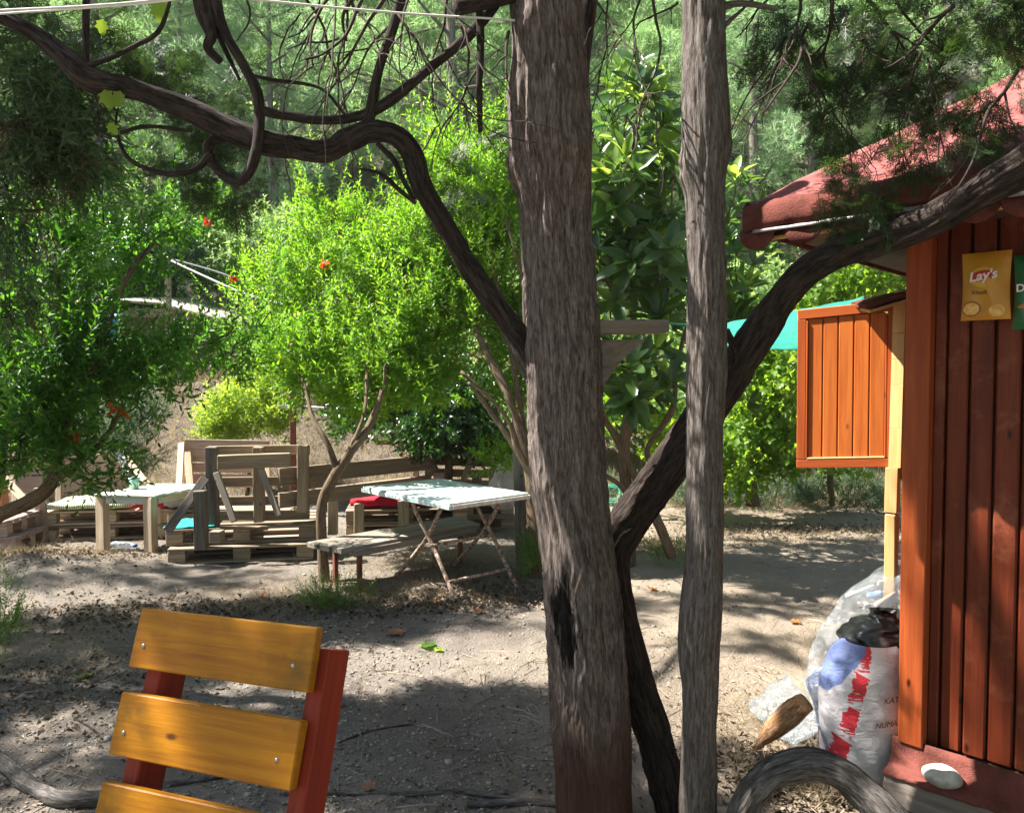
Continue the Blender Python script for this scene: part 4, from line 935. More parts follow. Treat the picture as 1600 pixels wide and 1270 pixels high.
# bushes at the back of the yard
for (nm, lb, Bx, tp, mt, n_, cat) in [
    ("backdrop_bush", "deep green bush in shadow above the shed roof", [(190, 420, 90, 60, 13.2, .8, 2), (300, 400, 70, 60, 13.6, .8, 1.5), (90, 400, 80, 60, 13.4, .8, 1)], CIT, M_CIT, 1500, "bush"),
    ("backdrop_bush", "pale grey green bush right of the shed on the slope", [(420, 400, 90, 70, 13.6, 1, 2), (520, 470, 90, 60, 13.2, .8, 1.5)], FINE + CIT, M_SCRUB, 2600, "bush"),
    ("backdrop_bush", "tangled dark bush behind the bench and the citrus tree", [(560, 600, 90, 50, 11.5, .6, 1), (780, 640, 80, 60, 11.5, .7, 1), (900, 600, 90, 90, 11.5, .7, 1.4)], CIT + FINE, M_SCRUB, 2600, "bush"),
    ("backdrop_bush", "broad scrubby bush at the back of the yard left of the shutter", [(1080, 640, 120, 80, 11.5, .8, 2), (1280, 640, 110, 90, 11.8, .8, 2), (1200, 480, 120, 70, 12.2, .8, 1.5)], CIT + FINE, M_SCRUB, 3600, "bush"),
    ("weedy_scrub", "pale weedy scrub along the far edge of the bare earth on the right", [(1200, 770, 80, 25, 9.6, .5, 2), (1320, 775, 80, 28, 9.4, .5, 2), (1080, 770, 70, 25, 9.8, .5, 1.4), (960, 770, 50, 25, 10, .4, 1)], FINE, M_GREY, 2400, "scrub"),
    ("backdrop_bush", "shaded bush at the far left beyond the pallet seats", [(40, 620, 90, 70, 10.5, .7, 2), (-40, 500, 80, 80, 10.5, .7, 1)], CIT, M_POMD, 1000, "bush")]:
    bb = px_blobs(Bx); q = bb[0]
    r_ = thing(nm, (q[0], q[1], max(gh(q[0], q[1]), q[2] - q[5])), lb, cat)
    foliage("leaves", tp, bb, n_, mt, r_, up=.6, s0=1.0, s1=1.9, keep=.75, seed=len(lb)); 
    g0 = gh(q[0], q[1]); tubeobj("stem", [(q[0], q[1], g0 - .05), (q[0] + .1, q[1], q[2])], [.04, .02], M_STEM, r_, n=6)
# hanging narrow-leaved branches at the top left
h8 = thing("willow_leaved_tree", G(-250, 900), "drooping narrow leaved tree hanging in at the top left corner", "tree")
B8 = px_blobs([(30, 170, 70, 80, 3.8, .3, 2), (90, 230, 60, 60, 3.9, .3, 1.4), (20, 320, 60, 70, 3.8, .3, 1.2), (110, 130, 60, 50, 4, .3, .9), (30, 60, 80, 50, 3.8, .3, 1.2), (20, 440, 40, 70, 3.7, .2, .6), (120, 330, 30, 40, 3.9, .2, .4)])
foliage("leaves", OLE, B8, 760, M_OLEA, h8, up=0, down=.9, s0=.6, s1=1.05, keep=.65, fr=4, seed=28)
foliage("withered_leaves", OLE, B8, 110, M_BROWNLEAF, h8, up=0, down=.9, s0=.5, s1=.9, keep=.5, fr=4, seed=29)
stems(h8, [[(-250, 900, 4, 40), (-230, 500, 4, 36), (-180, 200, 4, 30), (-80, 80, 3.9, 16), (60, 60, 3.8, 8)], [(-190, 260, 4, 16), (-60, 200, 3.9, 10), (80, 200, 3.9, 6)], [(-200, 380, 4, 14), (-60, 330, 3.9, 9), (60, 330, 3.8, 5)]], mat=M_TWIG)
# few lit vine leaves hung on the juniper branch
vl = thing("vine_sprig", P(165, 140, 2.45), "two lit lobed vine leaves hanging under the crooked branch at top left", "leaves")
def lobed(size):
    pts = [(0, 0)] + [(math.sin(a) * r_, .5 + -math.cos(a) * r_) for a, r_ in [(.5, .42), (1.0, .56), (1.3, .38), (1.8, .62), (2.25, .42), (2.7, .6), (PI, .72), (-2.7, .6), (-2.25, .42), (-1.8, .62), (-1.3, .38), (-1.0, .56), (-.5, .42)]]
    v = np.array([(x * size, y * size, (abs(x) * .25) * size) for x, y in pts] + [(0, .5 * size, 0)])
    n_ = len(pts); t = np.array([(n_, i, (i + 1) % n_) for i in range(n_)]); return npmesh("leaf", v, t, M_SHRUB, True)
for (px, py, s, rz) in [(163, 140, .05, 2.9), (188, 142, .045, 3.5), (248, 0, .06, 3.1), (170, 192, .035, 2.6), (160, 30, .04, 3.3)]:
    link("leaf", lobed(s), vl, Matrix.Translation(P(px, py, 2.45)) @ Matrix.Rotation(rz, 4, 'Y') @ Matrix.Rotation(PI / 2 - .3, 4, 'X'))
# drooping withered sprig in the bank
wd = thing("withered_branch", P(235, 700, 8.3), "dark withered leafy twig hanging in front of the dry bank", "branch")
tubeobj("twig", [P(205, 600, 5.0), P(222, 650, 5.0), P(245, 690, 5.0)], [.004, .003, .002], M_TWIG, wd)
rng = np.random.default_rng(3); tt = rng.random(26)
wp = np.array([P(205 + 40 * s + rng.normal() * 5, 598 + 95 * s, 5.0) for s in tt])
v, t = scatter([leaf_tpl(.06, .022)], wp, rng.normal(size=(26, 3)) * .4 + np.array([0, 0, -1]), rng.uniform(.6, 1.1, 26), rng)
link("leaves", npmesh("leaves", v, t, M_BROWNLEAF), wd, kind='stuff')
# weeds at stems
for (px, py, rx, ry, n_, lb) in [(520, 935, 60, 22, 150, "green weeds growing round the foot of the bent pomegranate trunk"), (1045, 865, 35, 22, 110, "yellow green weeds at the foot of the leaning loquat stem"), (828, 875, 18, 36, 120, "yellow green suckers at the foot of the pomegranate behind the thick trunk"), (8, 985, 18, 45, 90, "tuft of green weeds at the left edge of the path"), (15, 930, 8, 60, 24, "tall thin weed stalk at the left edge")]:
    g = G(px, py + ry); bb = px_blobs([(px, py, rx, ry, g.y, .12, 1)])
    r_ = thing("weed_clump", (g.x, g.y, gh(g.x, g.y)), lb, "weeds")
    foliage("leaves", FINE, bb, n_, M_WEED, r_, up=1.5, s0=.6, s1=1.2, keep=.9, seed=px, hollow=0)

# ================================================================== the cabin
wa = Vector((.713, -.701, 0)).normalized(); wn_ = Vector((-.701, -.713, 0)).normalized()   # along the front wall (towards us), out of it
Z0 = .25
C0 = G(1404, 1155, Z0)
def W(t, n=0.0, z=0.0): q = C0 + wa * t + wn_ * n; return Vector((q.x, q.y, z))
cab = thing("wooden_cabin", W(1.1, -1.0, 0), "red brown plank cabin with a scalloped red felt roof at the right edge", "cabin")
WL, WD, ZT = 2.2, 2.0, 2.2
beam("corner_post", W(.042, -.03, Z0), W(.042, -.03, ZT), .084, .09, M_POSTC, cab, up=wn_)
beam("corner_batten", W(.103, -.062, Z0), W(.103, -.062, ZT), .034, .05, M_CABIN, cab, up=wn_)
t = .126; k = 0
while t < WL - .1:
    w = .070 + .004 * ((k * 7) % 3 - 1)
    beam("plank", W(t + w / 2, -.055 + .002 * (k % 2), Z0), W(t + w / 2, -.055 + .002 * (k % 2), ZT), w, .022, M_CABIN, cab, up=wn_, bev=.006, jit=0)
    t += w + .008; k += 1
def panel(name, quad, thick, mat, parent, nrm):
    bm = bmesh.new(); n_ = Vector(nrm).normalized() * thick
    a_ = [bm.verts.new(q) for q in quad]; b_ = [bm.verts.new(Vector(q) - n_) for q in quad]
    bm.faces.new(a_); bm.faces.new(b_[::-1]); L = len(quad)
    for i in range(L): bm.faces.new((a_[i], b_[i], b_[(i + 1) % L], a_[(i + 1) % L]))
    bmesh.ops.recalc_face_normals(bm, faces=bm.faces); return link(name, bm_mesh(name, bm, mat), parent)
panel("wall_lining", [W(.1, -.085, Z0), W(WL, -.085, Z0), W(WL, -.085, ZT), W(.1, -.085, ZT)], .02, M_DARKW, cab, wn_)
panel("side_wall", [W(.03, -.08, Z0), W(.03, -WD, Z0), W(.03, -WD, ZT), W(.03, -.08, ZT)], .03, M_CABIN, cab, -wa)
panel("side_wall", [W(WL, -.08, Z0), W(WL, -WD, Z0), W(WL, -WD, ZT), W(WL, -.08, ZT)], -.03, M_CABIN, cab, -wa)
panel("back_wall", [W(.06, -WD, Z0), W(WL - .03, -WD, Z0), W(WL - .03, -WD, ZT), W(.06, -WD, ZT)], .03, M_CABIN, cab, wn_)
panel("floor_slab", [W(.0, -.02, Z0 - .01), W(WL, -.02, Z0 - .01), W(WL, -WD, Z0 - .01), W(0, -WD, Z0 - .01)], .05, M_DARKW, cab, (0, 0, 1))
# felt skirt and ledge
def strip(name, path, t0, t1, nseg, mat, parent, wob=.004, thick=.006, seed=0):
    """path: [(n,z)] cross section swept along the front wall"""
    rg = np.random.default_rng(seed); m = len(path); V_ = []
    for i in range(nseg + 1):
        tt_ = t0 + (t1 - t0) * i / nseg
        for (n_, z_) in path: q = W(tt_, n_ + rg.normal() * wob, z_ + rg.normal() * wob); V_.append(q)
    Qs = [(i * m + j, (i + 1) * m + j, (i + 1) * m + j + 1, i * m + j + 1) for i in range(nseg) for j in range(m - 1)]
    o = link(name, npmesh(name, np.array(V_), np.array(Qs), mat, True), parent)
    md = o.modifiers.new("thickness", 'SOLIDIFY'); md.thickness = thick; md.offset = 0
    return o
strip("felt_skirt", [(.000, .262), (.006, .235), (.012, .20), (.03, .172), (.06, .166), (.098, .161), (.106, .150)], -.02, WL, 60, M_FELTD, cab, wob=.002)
beam("ledge_board", W(-.02, .075, .098), W(WL, .075, .098), .05, .11, M_SHELF, cab, up=(0, 0, 1))
for tt_ in (.2, 1.1, 2.1): beam("foundation_block", W(tt_, -.06, -.03), W(tt_, -.06, .13), .14, .14, M_PAL, cab, up=wn_)
for tt_ in (.1, 2.1): beam("foundation_block", W(tt_, -WD + .1, -.03), W(tt_, -WD + .1, .20), .14, .14, M_PAL, cab, up=wn_)
beam("floor_joist", W(-.01, -.03, .12), W(WL, -.03, .12), .04, .10, M_DARKW, cab)
# roof: hipped, red felt
OV = .38
def solve_t(px, n):
    lo, hi = -1.5, 2.0
    for _ in range(50):
        mid = (lo + hi) / 2; q = W(mid, n)
        if CX + F * q.x / q.y < px: lo = mid
        else: hi = mid
    return lo
tc = solve_t(1166, OV)
E = W(tc, OV); zE = P(1166, 322, E.y).z; zF = P(1166, 362, E.y).z
tr_ = WL + .35; nbk = -WD - .25
slope = .70
half = (OV - nbk) / 2; zR = zE + slope * half
FLc, FRc, BLc, BRc = W(tc, OV, zE), W(tr_, OV, zE), W(tc, nbk, zE), W(tr_, nbk, zE)
R1, R2 = W(tc + half, OV - half, zR), W(max(tr_ - half, tc + half + .05), OV - half, zR)
def felt_plane(name, quad, nu, nv, mat):
    """quad a-b eave, d-c ridge"""
    a_, b_, c_, d_ = [np.array(q) for q in quad]; V_ = []
    for j in range(nv + 1):
        for i in range(nu + 1):
            u, v = i / nu, j / nv; p = (a_ * (1 - u) + b_ * u) * (1 - v) + (d_ * (1 - u) + c_ * u) * v; V_.append(p)
    V_ = np.array(V_); V_[:, 2] += fbm(V_ * 3.5, 3) * .018 + fbm(V_ * 14, 2) * .004
    Qs = [(j * (nu + 1) + i, j * (nu + 1) + i + 1, (j + 1) * (nu + 1) + i + 1, (j + 1) * (nu + 1) + i) for j in range(nv) for i in range(nu)]
    o = link(name, npmesh(name, V_, np.array(Qs), mat, True), cab)
    md = o.modifiers.new("thickness", 'SOLIDIFY'); md.thickness = .012; md.offset = -1
    return o
felt_plane("roof", (FLc, FRc, R2, R1), 60, 40, M_FELT)
felt_plane("roof", (BLc, FLc, R1, R1), 40, 40, M_FELT)
felt_plane("roof", (FRc, BRc, R2, R2), 30, 30, M_FELT)
felt_plane("roof", (BRc, BLc, R1, R2), 30, 30, M_FELT)
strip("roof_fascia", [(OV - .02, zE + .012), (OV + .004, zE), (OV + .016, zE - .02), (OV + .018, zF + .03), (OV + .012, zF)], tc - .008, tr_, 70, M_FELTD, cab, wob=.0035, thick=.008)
strip("metal_drip_edge", [(OV + .005, zF + .004), (OV + .022, zF - .004), (OV + .022, zF - .014)], tc + .03, tr_, 30, M_METAL, cab, wob=.0015, thick=.003)
bm = bmesh.new()  # left fascia
def side_fascia():
    V_ = []; ns = 30; rg = np.random.default_rng(1)
    for i in range(ns + 1):
        n_ = OV + .012 + (nbk - OV) * i / ns
        for (o_, z_) in [(0, zE + .01), (-.014, zE - .01), (-.016, zF + .03), (-.01, zF)]:
            V_.append(W(tc + o_ + rg.normal() * .002, n_, z_ + rg.normal() * .002))
    Qs = [(i * 4 + j, i * 4 + j + 1, (i + 1) * 4 + j + 1, (i + 1) * 4 + j) for i in range(ns) for j in range(3)]
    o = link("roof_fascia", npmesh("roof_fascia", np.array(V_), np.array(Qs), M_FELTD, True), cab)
    md = o.modifiers.new("thickness", 'SOLIDIFY'); md.thickness = .008; md.offset = 0
side_fascia()
panel("soffit", [W(tc + .02, OV - .01, zF + .02), W(tr_, OV - .01, zF + .02), W(tr_, nbk, zF + .02), W(tc + .02, nbk, zF + .02)], .012, M_DARKW, cab, (0, 0, 1))
beam("eave_rail", W(tc + .05, OV - .03, zF - .03), W(tr_, OV - .03, zF - .03), .02, .012, M_CREAM, cab)
beam("eave_board", W(tc + .05, OV - .05, zF + .0), W(tr_, OV - .05, zF + .0), .02, .05, M_DARKW, cab)
def scallop_mesh(rad, depth):
    v = [(x, 0, 0) for x in np.linspace(-rad, rad, 9)]; w_ = []
    for k in range(9):
        a_ = PI * k / 8; w_.append((-math.cos(a_) * rad, 0, -.012 - math.sin(a_) * depth))
    v += [(x[0], -.006 * math.sin(k * .8), x[2] * .5) for k, x in enumerate(w_)] + w_
    Qs = [(r_ * 9 + k, r_ * 9 + k + 1, (r_ + 1) * 9 + k + 1, (r_ + 1) * 9 + k) for r_ in range(2) for k in range(8)]
    return npmesh("scallop", np.array(v), np.array(Qs), M_FELTD, True)
sm_ = scallop_mesh(.066, .062)
def put_scallop(t_, n_=OV + .004, side=False, tilt=0):
    x = wa if not side else wn_; y = Vector((0, 0, 1)).cross(x)
    M = Matrix((x, y, Vector((0, 0, 1)))).transposed().to_4x4(); M.translation = W(t_, n_, zF)
    o = link("scallop", sm_, cab, M @ Matrix.Rotation(tilt, 4, 'X'))
    md = o.modifiers.new("thickness", 'SOLIDIFY'); md.thickness = .006
for px in (1182, 1254, 1330, 1425): put_scallop(solve_t(px, OV), tilt=random.uniform(-.2, .25))
tq = solve_t(1520, OV)
while tq < tr_: put_scallop(tq, tilt=random.uniform(-.15, .2)); tq += .128
# serving-hatch annex: jointed pale post with the open shutter
dS = 3.30
for k, (y0, y1) in enumerate([(455, 521), (521.4, 561), (561.4, 601), (601.4, 669), (669.4, 730), (730.4, 800)]):
    beam("hatch_post_block", P(1409 - (y0 - 455) * .03 - (5 if y0 > 725 else 0), y0, dS), P(1409 - (y1 - 455) * .03 - (5 if y0 > 725 else 0), y1, dS), .05, .052 if y0 < 725 else .045, M_CREAM, cab, up=wn_, jit=0, bev=.001)
b0 = P(1394, 802, dS); beam("hatch_post_block", b0, Vector((b0.x, b0.y, .0)), .045, .05, M_CREAM, cab, up=wn_)
beam("hatch_rail", P(1415, 462, dS), P(1415, 462, dS) + Vector((.75, .0, 0)), .05, .05, M_CREAM, cab)
beam("hatch_rail", P(1405, 740, dS), P(1405, 740, dS) + Vector((.75, .0, 0)), .05, .05, M_CREAM, cab)
hood = [P(1330, 472, 3.5), P(1352, 476, 3.12), P(1432, 452, 3.1), P(1432, 448, 3.5)]
panel("hatch_hood", hood, .018, M_FELTD, cab, (0, 0, 1))
panel("hatch_hood_board", [q - Vector((0, 0, .022)) + Vector((.02, 0, 0)) for q in hood], .012, M_CREAM, cab, (0, 0, 1))
TL, TR, BR_, BL_ = P(1247, 486, 3.50), P(1403, 470, 3.31), P(1398, 729, 3.31), P(1245, 731, 3.50)
xu = (TR - TL).normalized(); zu = (TL - BL_).normalized(); yu = zu.cross(xu)
Wd, Hd = (TR - TL).length, (TL - BL_).length
cS = (TL + TR + BL_ + BR_) / 4
shut = link("shutter", box_mesh(round(Wd - .07, 3), .008, round(Hd - .07, 3), M_SHUTF, .001), cab, frame(cS - xu * .1, cS + xu * .1, zu) @ Matrix.Translation((0, .012, 0)))
nrmS = Vector((xu.cross(zu))).normalized()
if nrmS.y > 0: nrmS = -nrmS
fw = .038
def SP(u, v, o=0): return TL + xu * (u * Wd) - zu * (v * Hd) + nrmS * o
bw = lambda n_, p, q, w, mt=M_SHUTF, th=.03, par=shut: beam(n_, p, q, w, th, mt, par, up=nrmS, jit=0, bev=.003)
bw("frame_rail", SP(0, fw / 2 / Hd), SP(1, fw / 2 / Hd), fw * 1.15); bw("frame_rail", SP(0, 1 - fw / 2 / Hd), SP(1, 1 - fw / 2 / Hd), fw)
bw("frame_stile", SP(fw / 2 / Wd, (fw + .003) / Hd), SP(fw / 2 / Wd, 1 - (fw + .001) / Hd), fw); bw("frame_stile", SP(1 - fw / 2 / Wd, (fw + .003) / Hd), SP(1 - fw / 2 / Wd, 1 - (fw + .001) / Hd), fw)
np_ = 5; iw = (Wd - 2 * fw - .012) / np_
for k in range(np_):
    u = (fw + .006 + iw * (k + .5)) / Wd; bw("plank", SP(u, (fw + .004) / Hd), SP(u, 1 - (fw + .002) / Hd), iw - .004, M_SHUT, .014)
bw("bead", SP(fw / Wd + .01, 1 - (fw + .006) / Hd, .012), SP(1 - fw / Wd - .01, 1 - (fw + .006) / Hd, .012), .008, M_CREAM, .008)
bw("bead", SP((fw + .004) / Wd, .07, .012), SP((fw + .004) / Wd, .94, .012), .008, M_SHUTF, .008)
bw("bead", SP(1 - (fw + .004) / Wd, .07, .012), SP(1 - (fw + .004) / Wd, .94, .012), .008, M_SHUTF, .008)

# crisp bags on the wall
def text(body, size, M, mat, parent, shear=0.0, name="lettering", ext=.0006, bold=.0):
    cu = bpy.data.curves.new(name, 'FONT'); cu.body = body; cu.size = size; cu.align_x = 'CENTER'; cu.align_y = 'CENTER'
    cu.extrude = ext; cu.shear = shear; cu.offset = bold; cu.materials.append(mat)
    tmp = bpy.data.objects.new("tmp", cu); me = bpy.data.meshes.new_from_object(tmp); bpy.data.objects.remove(tmp)
    return link(name, me, parent, M)
M_LAYS = plain("yellow_crisp_bag_foil", (0.5460, 0.2800, 0.0140), .35, (0.4620, 0.1960, 0.0140), 9, spec=.6, bumpi=.3, bscale=18)
M_LRED = plain("logo_red", (.50, .01, .015), .4); M_LWHITE = plain("logo_white", (.8, .78, .76), .4); M_INK = plain("print_dark", (.08, .03, .01), .5); M_CHIP = plain("crisp_print", (.80, .52, .18), .5, (.62, .30, .06), 60)
M_DGREEN = plain("green_crisp_bag_foil", (0.0140, 0.1400, 0.0350), .35, (0.0070, 0.0840, 0.0245), 8, spec=.6, bumpi=.3, bscale=18); M_DORANGE = plain("tortilla_print", (0.5040, 0.1820, 0.0280), .5, (0.3500, 0.0840, 0.0140), 40)
M_LYEL = plain("logo_sun_yellow", (0.6000, 0.3900, 0.0225), .4)
def bag(nm, label, tC, zC, w, h, mat, n_=.03):
    root = thing(nm, W(tC, n_, zC - h / 2), label, "crisp packet")
    nu, nv = 14, 20; V_ = []; rg = np.random.default_rng(4)
    for side in (1, -1):
        for j in range(nv + 1):
            for i in range(nu + 1):
                u, v = i / nu, j / nv
                bul = (math.sin(PI * u) ** .6) * (math.sin(PI * v) ** .55) * .026
                x = (u - .5) * w * (1 - .06 * math.sin(PI * v)); z = (v - .5) * h
                V_.append(W(tC + x, n_ + side * (bul * (1 + .25 * math.sin(9 * u + 4 * v)) + .001), zC + z))
    q = lambda o, f: [(o + j * (nu + 1) + i, o + j * (nu + 1) + i + 1, o + (j + 1) * (nu + 1) + i + 1, o + (j + 1) * (nu + 1) + i)[::f] for j in range(nv) for i in range(nu)]
    Qs = q(0, 1) + q((nu + 1) * (nv + 1), -1)
    o = link("packet", npmesh("packet", np.array(V_), np.array(Qs), mat, True), root)
    return root
def wallM(tC, n_, zC):
    M = Matrix((wa, Vector((0, 0, 1)), wn_)).transposed().to_4x4(); M.translation = W(tC, n_, zC); return M
def disc(nm, w, h, M, mat, parent, n=28, z0=0):
    v = np.array([(math.cos(a_) * w / 2, math.sin(a_) * h / 2, 0) for a_ in np.linspace(0, 2 * PI, n, endpoint=False)] + [(0, 0, .001)])
    t_ = np.array([(n, i, (i + 1) % n) for i in range(n)]); return link(nm, npmesh(nm, v, t_, mat), parent, M)
def wall_at(px, py, n_):
    t_ = solve_t(px, n_); q = W(t_, n_); return t_, P(px, py, q.y).z
tL, zL = wall_at(1537, 447, .03); q = W(tL, .03)
hL = 105 / F * q.y; wL = (solve_t(1576, .03) - solve_t(1498, .03))
lay = bag("crisp_packet", "yellow crisp packet with a red logo pinned high on the dark plank wall", tL, zL, wL, hL, M_LAYS)
t_, z_ = wall_at(1531, 431, .062); disc("logo_sun", wL * .52, hL * .30, wallM(t_ + .0, .0595, z_ - .004), M_LYEL, lay)
disc("logo_ribbon", wL * .50, hL * .165, wallM(t_, .0605, z_) @ Matrix.Rotation(.12, 4, 'Z'), M_LRED, lay)
text("Lay's", hL * .19, wallM(t_, .0625, z_) @ Matrix.Rotation(.12, 4, 'Z'), M_LWHITE, lay, shear=.25, bold=.0012)
t_, z_ = wall_at(1527, 457, .06); text("Klasik", hL * .085, wallM(t_, .060, z_), M_INK, lay)
t_, z_ = wall_at(1515, 483, .05); disc("crisp_bowl", wL * .36, hL * .22, wallM(t_, .052, z_), M_INK, lay); disc("crisp_bowl", wL * .33, hL * .19, wallM(t_, .0535, z_), M_CHIP, lay)
t_, z_ = wall_at(1555, 485, .05); disc("crisp_heap", wL * .32, hL * .18, wallM(t_, .0535, z_), M_CHIP, lay)
tG_ = solve_t(1576, .03) + wL * .5 + .006; q = W(tG_, .03); zG = P(CX + F * q.x / q.y, 455, q.y).z
dor = bag("crisp_packet", "green crisp packet cut by the right edge beside the yellow packet", tG_, zG, wL, hL * 1.06, M_DGREEN)
t_ = tG_ - wL * .27; text("Do", hL * .15, wallM(t_, .052, zG + hL * .05), M_LWHITE, dor, bold=.0008)
v = np.array([(-.03, 0, 0), (.03, -.012, 0), (.028, .035, 0), (.0, .01, .001)]); link("chip_print", npmesh("chip_print", v, np.array([(0, 1, 3), (1, 2, 3), (2, 0, 3)]), M_DORANGE), dor, wallM(tG_ - wL * .2, .053, zG - hL * .22))
# ashtray stone on the ledge
tS, _ = wall_at(1484, 1200, .06); q = W(tS, .055, .175)
bm = bmesh.new(); bmesh.ops.create_uvsphere(bm, u_segments=20, v_segments=14, radius=1)
for v in bm.verts:
    c = v.co; r2 = (c.x ** 2 + c.y ** 2); dent = .42 * math.exp(-((c.x + .05) ** 2 + (c.y) ** 2 * 1.4) / .28) if c.z > 0 else 0
    v.co = Vector((c.x * .066, c.y * .050, (c.z - dent) * .040 + .002 * math.sin(c.x * 4 + c.y * 3)))
tag(link("stone_ashtray", bm_mesh("stone_ashtray", bm, M_STONEW, True), None, Matrix.Translation(q + Vector((0, 0, .018))) @ Matrix.Rotation(-.7, 4, 'Z')), "white hollowed stone ashtray resting on the cabin ledge", "ashtray")

# teal shade cloth
def cloth(name, corners, nu, nv, sag, mat, label=None, cat=None, seed=0, wr=.01, thick=.003, parent=None):
    a_, b_, c_, d_ = [np.array(q) for q in corners]; V_ = []
    for j in range(nv + 1):
        for i in range(nu + 1):
            u, v = i / nu, j / nv; p = (a_ * (1 - u) + b_ * u) * (1 - v) + (d_ * (1 - u) + c_ * u) * v
            p = p - np.array([0, 0, sag * math.sin(PI * u) * (.4 + .6 * v)]); V_.append(p)
    V_ = np.array(V_); V_ += np.stack([V_[:, 0] * 0, fbm(V_ * 6 + seed, 3) * wr * 2, fbm(V_ * 8 + seed + 5, 3) * wr], 1)
    Qs = [(j * (nu + 1) + i, j * (nu + 1) + i + 1, (j + 1) * (nu + 1) + i + 1, (j + 1) * (nu + 1) + i) for j in range(nv) for i in range(nu)]
    o = link(name, npmesh(name, V_, np.array(Qs), mat, True), parent)
    md = o.modifiers.new("thickness", 'SOLIDIFY'); md.thickness = thick
    if label: tag(o, label, cat)
    return o
cloth("shade_cloth", [P(1120, 507, 4.6), P(1350, 462, 4.2), P(1350, 530, 3.9), P(1120, 536, 4.3)], 30, 14, .05, M_TEAL, "teal shade cloth stretched low between the slim trunk and the cabin hatch", "shade cloth", wr=.02)
tag(tubeobj("twisted_cord", [P(1120, 510, 4.5), P(1070, 508, 4.2), P(1040, 505, 3.9)], [.012, .006, .004], M_TEAL, n=8), "twisted teal end of the shade cloth tied toward the slim trunk", "cord")

# ================================================================== furniture of the yard
def pallet(par, o, ax, L, Wd_, z, mat, nd=5, mat2=None, label=None):
    """EPAL-like pallet as parts; o = front-left corner, ax = direction of its length, depth goes to the left of ax"""
    ax = Vector(ax).normalized(); ay = Vector((-ax.y, ax.x, 0)); mat2 = mat2 or mat
    q = lambda a_, b_, c_: Vector((o[0], o[1], 0)) + ax * a_ + ay * b_ + Vector((0, 0, z + c_))
    for k in range(3):
        b_ = .05 + k * (Wd_ - .1) / 2
        beam("bottom_board", q(0, b_, .011), q(L, b_, .011), .10, .020, mat, par)
        for j in range(3):
            a_ = .07 + j * (L - .14) / 2
            beam("block", q(a_ - .07, b_, .061), q(a_ + .07, b_, .061), .095, .078, mat2, par)
    for j in range(3):
        a_ = .07 + j * (L - .14) / 2
        beam("cross_board", q(a_, 0, .111), q(a_, Wd_, .111), .14, .020, mat, par)
    for k in range(nd):
        b_ = .05 + k * (Wd_ - .1) / (nd - 1)
        beam("deck_board", q(0, b_, .133), q(L, b_, .133), .11 if k % 2 == 0 else .09, .020, mat, par)
UPY = Vector((0, -1, 0))
def cushion(name, o, ax, L, D_, z, th, mat, label, stripes=None):
    ax = Vector(ax).normalized(); ay = Vector((-ax.y, ax.x, 0)); c = Vector((o[0], o[1], 0)) + ax * L / 2 + ay * D_ / 2 + Vector((0, 0, z + th / 2))
    bm = bmesh.new(); bmesh.ops.create_cube(bm, size=1); bmesh.ops.subdivide_edges(bm, edges=list(bm.edges), cuts=7, use_grid_fill=True)
    for v in bm.verts:
        x, y, zz = v.co * 2; e = (1 - abs(x) ** 4) * (1 - abs(y) ** 4)
        v.co = Vector((x * L / 2 * (1 - .03 * zz * zz), y * D_ / 2 * (1 - .03 * zz * zz), zz * th / 2 * (.55 + .45 * e) + .006 * math.sin(x * 7 + y * 5)))
    M = Matrix((ax, ay, Vector((0, 0, 1)))).transposed().to_4x4(); M.translation = c
    return tag(link(name, bm_mesh(name, bm, mat, True), None, M), label, "cushion")
# --- pallet seat seen from behind, in the middle
o5 = G(262, 884); ax5 = Vector((1.12, .22, 0))
ps = thing("pallet_seat", o5, "pallet seat in the middle seen from behind with a braced upright back", "pallet seat")
pallet(ps, o5, ax5, 1.20, .80, 0.0, M_PAL)
o5b = o5 + Vector((-.06, .10, 0))
pallet(ps, o5b, ax5, 1.25, .80, .146, M_PAL)
B_ = lambda n_, x0, y0, d0, x1, y1, d1, w, h, mt, par, up=UPY: beam(n_, P(x0, y0, d0), P(x1, y1, d1), w, h, mt, par, up=up)
dd5 = 6.72
B_("back_post", 331, 698, dd5, 333, 822, dd5, .095, .08, M_PALD, ps)
B_("back_post", 404, 698, dd5 + .1, 406, 815, dd5 + .1, .085, .08, M_PAL, ps)
B_("back_post", 474, 695, dd5 + .2, 473, 800, dd5 + .2, .09, .08, M_PAL, ps)
for y in (704, 753, 783, 806): B_("back_board", 326, y, dd5 + .07, 484, y - 2, dd5 + .27, .085, .02, M_PAL, ps)
B_("back_rail", 340, 722, dd5 - .12, 454, 718, dd5 + .02, .12, .085, M_PAL, ps)
B_("brace", 338, 738, dd5 - .14, 366, 815, dd5 - .22, .055, .028, M_BENCH, ps)
B_("brace", 408, 733, dd5 - .08, 436, 806, dd5 - .16, .055, .028, M_BENCH, ps)
B_("side_brace", 321, 747, dd5 - .08, 261, 830, dd5 - .35, .075, .028, M_PALD, ps)
B_("dark_post", 313, 766, dd5 - .16, 315, 858, dd5 - .16, .10, .09, M_PALD, ps)
B_("end_block", 330, 838, dd5 - .28, 348, 838, dd5 - .28, .10, .10, M_PAL, ps)
cushion("seat_pad", o5b + Vector((-.02, -.0, 0)), ax5, .42, .40, .292, .022, M_TURQ, "flat turquoise pad on the left end of the middle pallet seat")
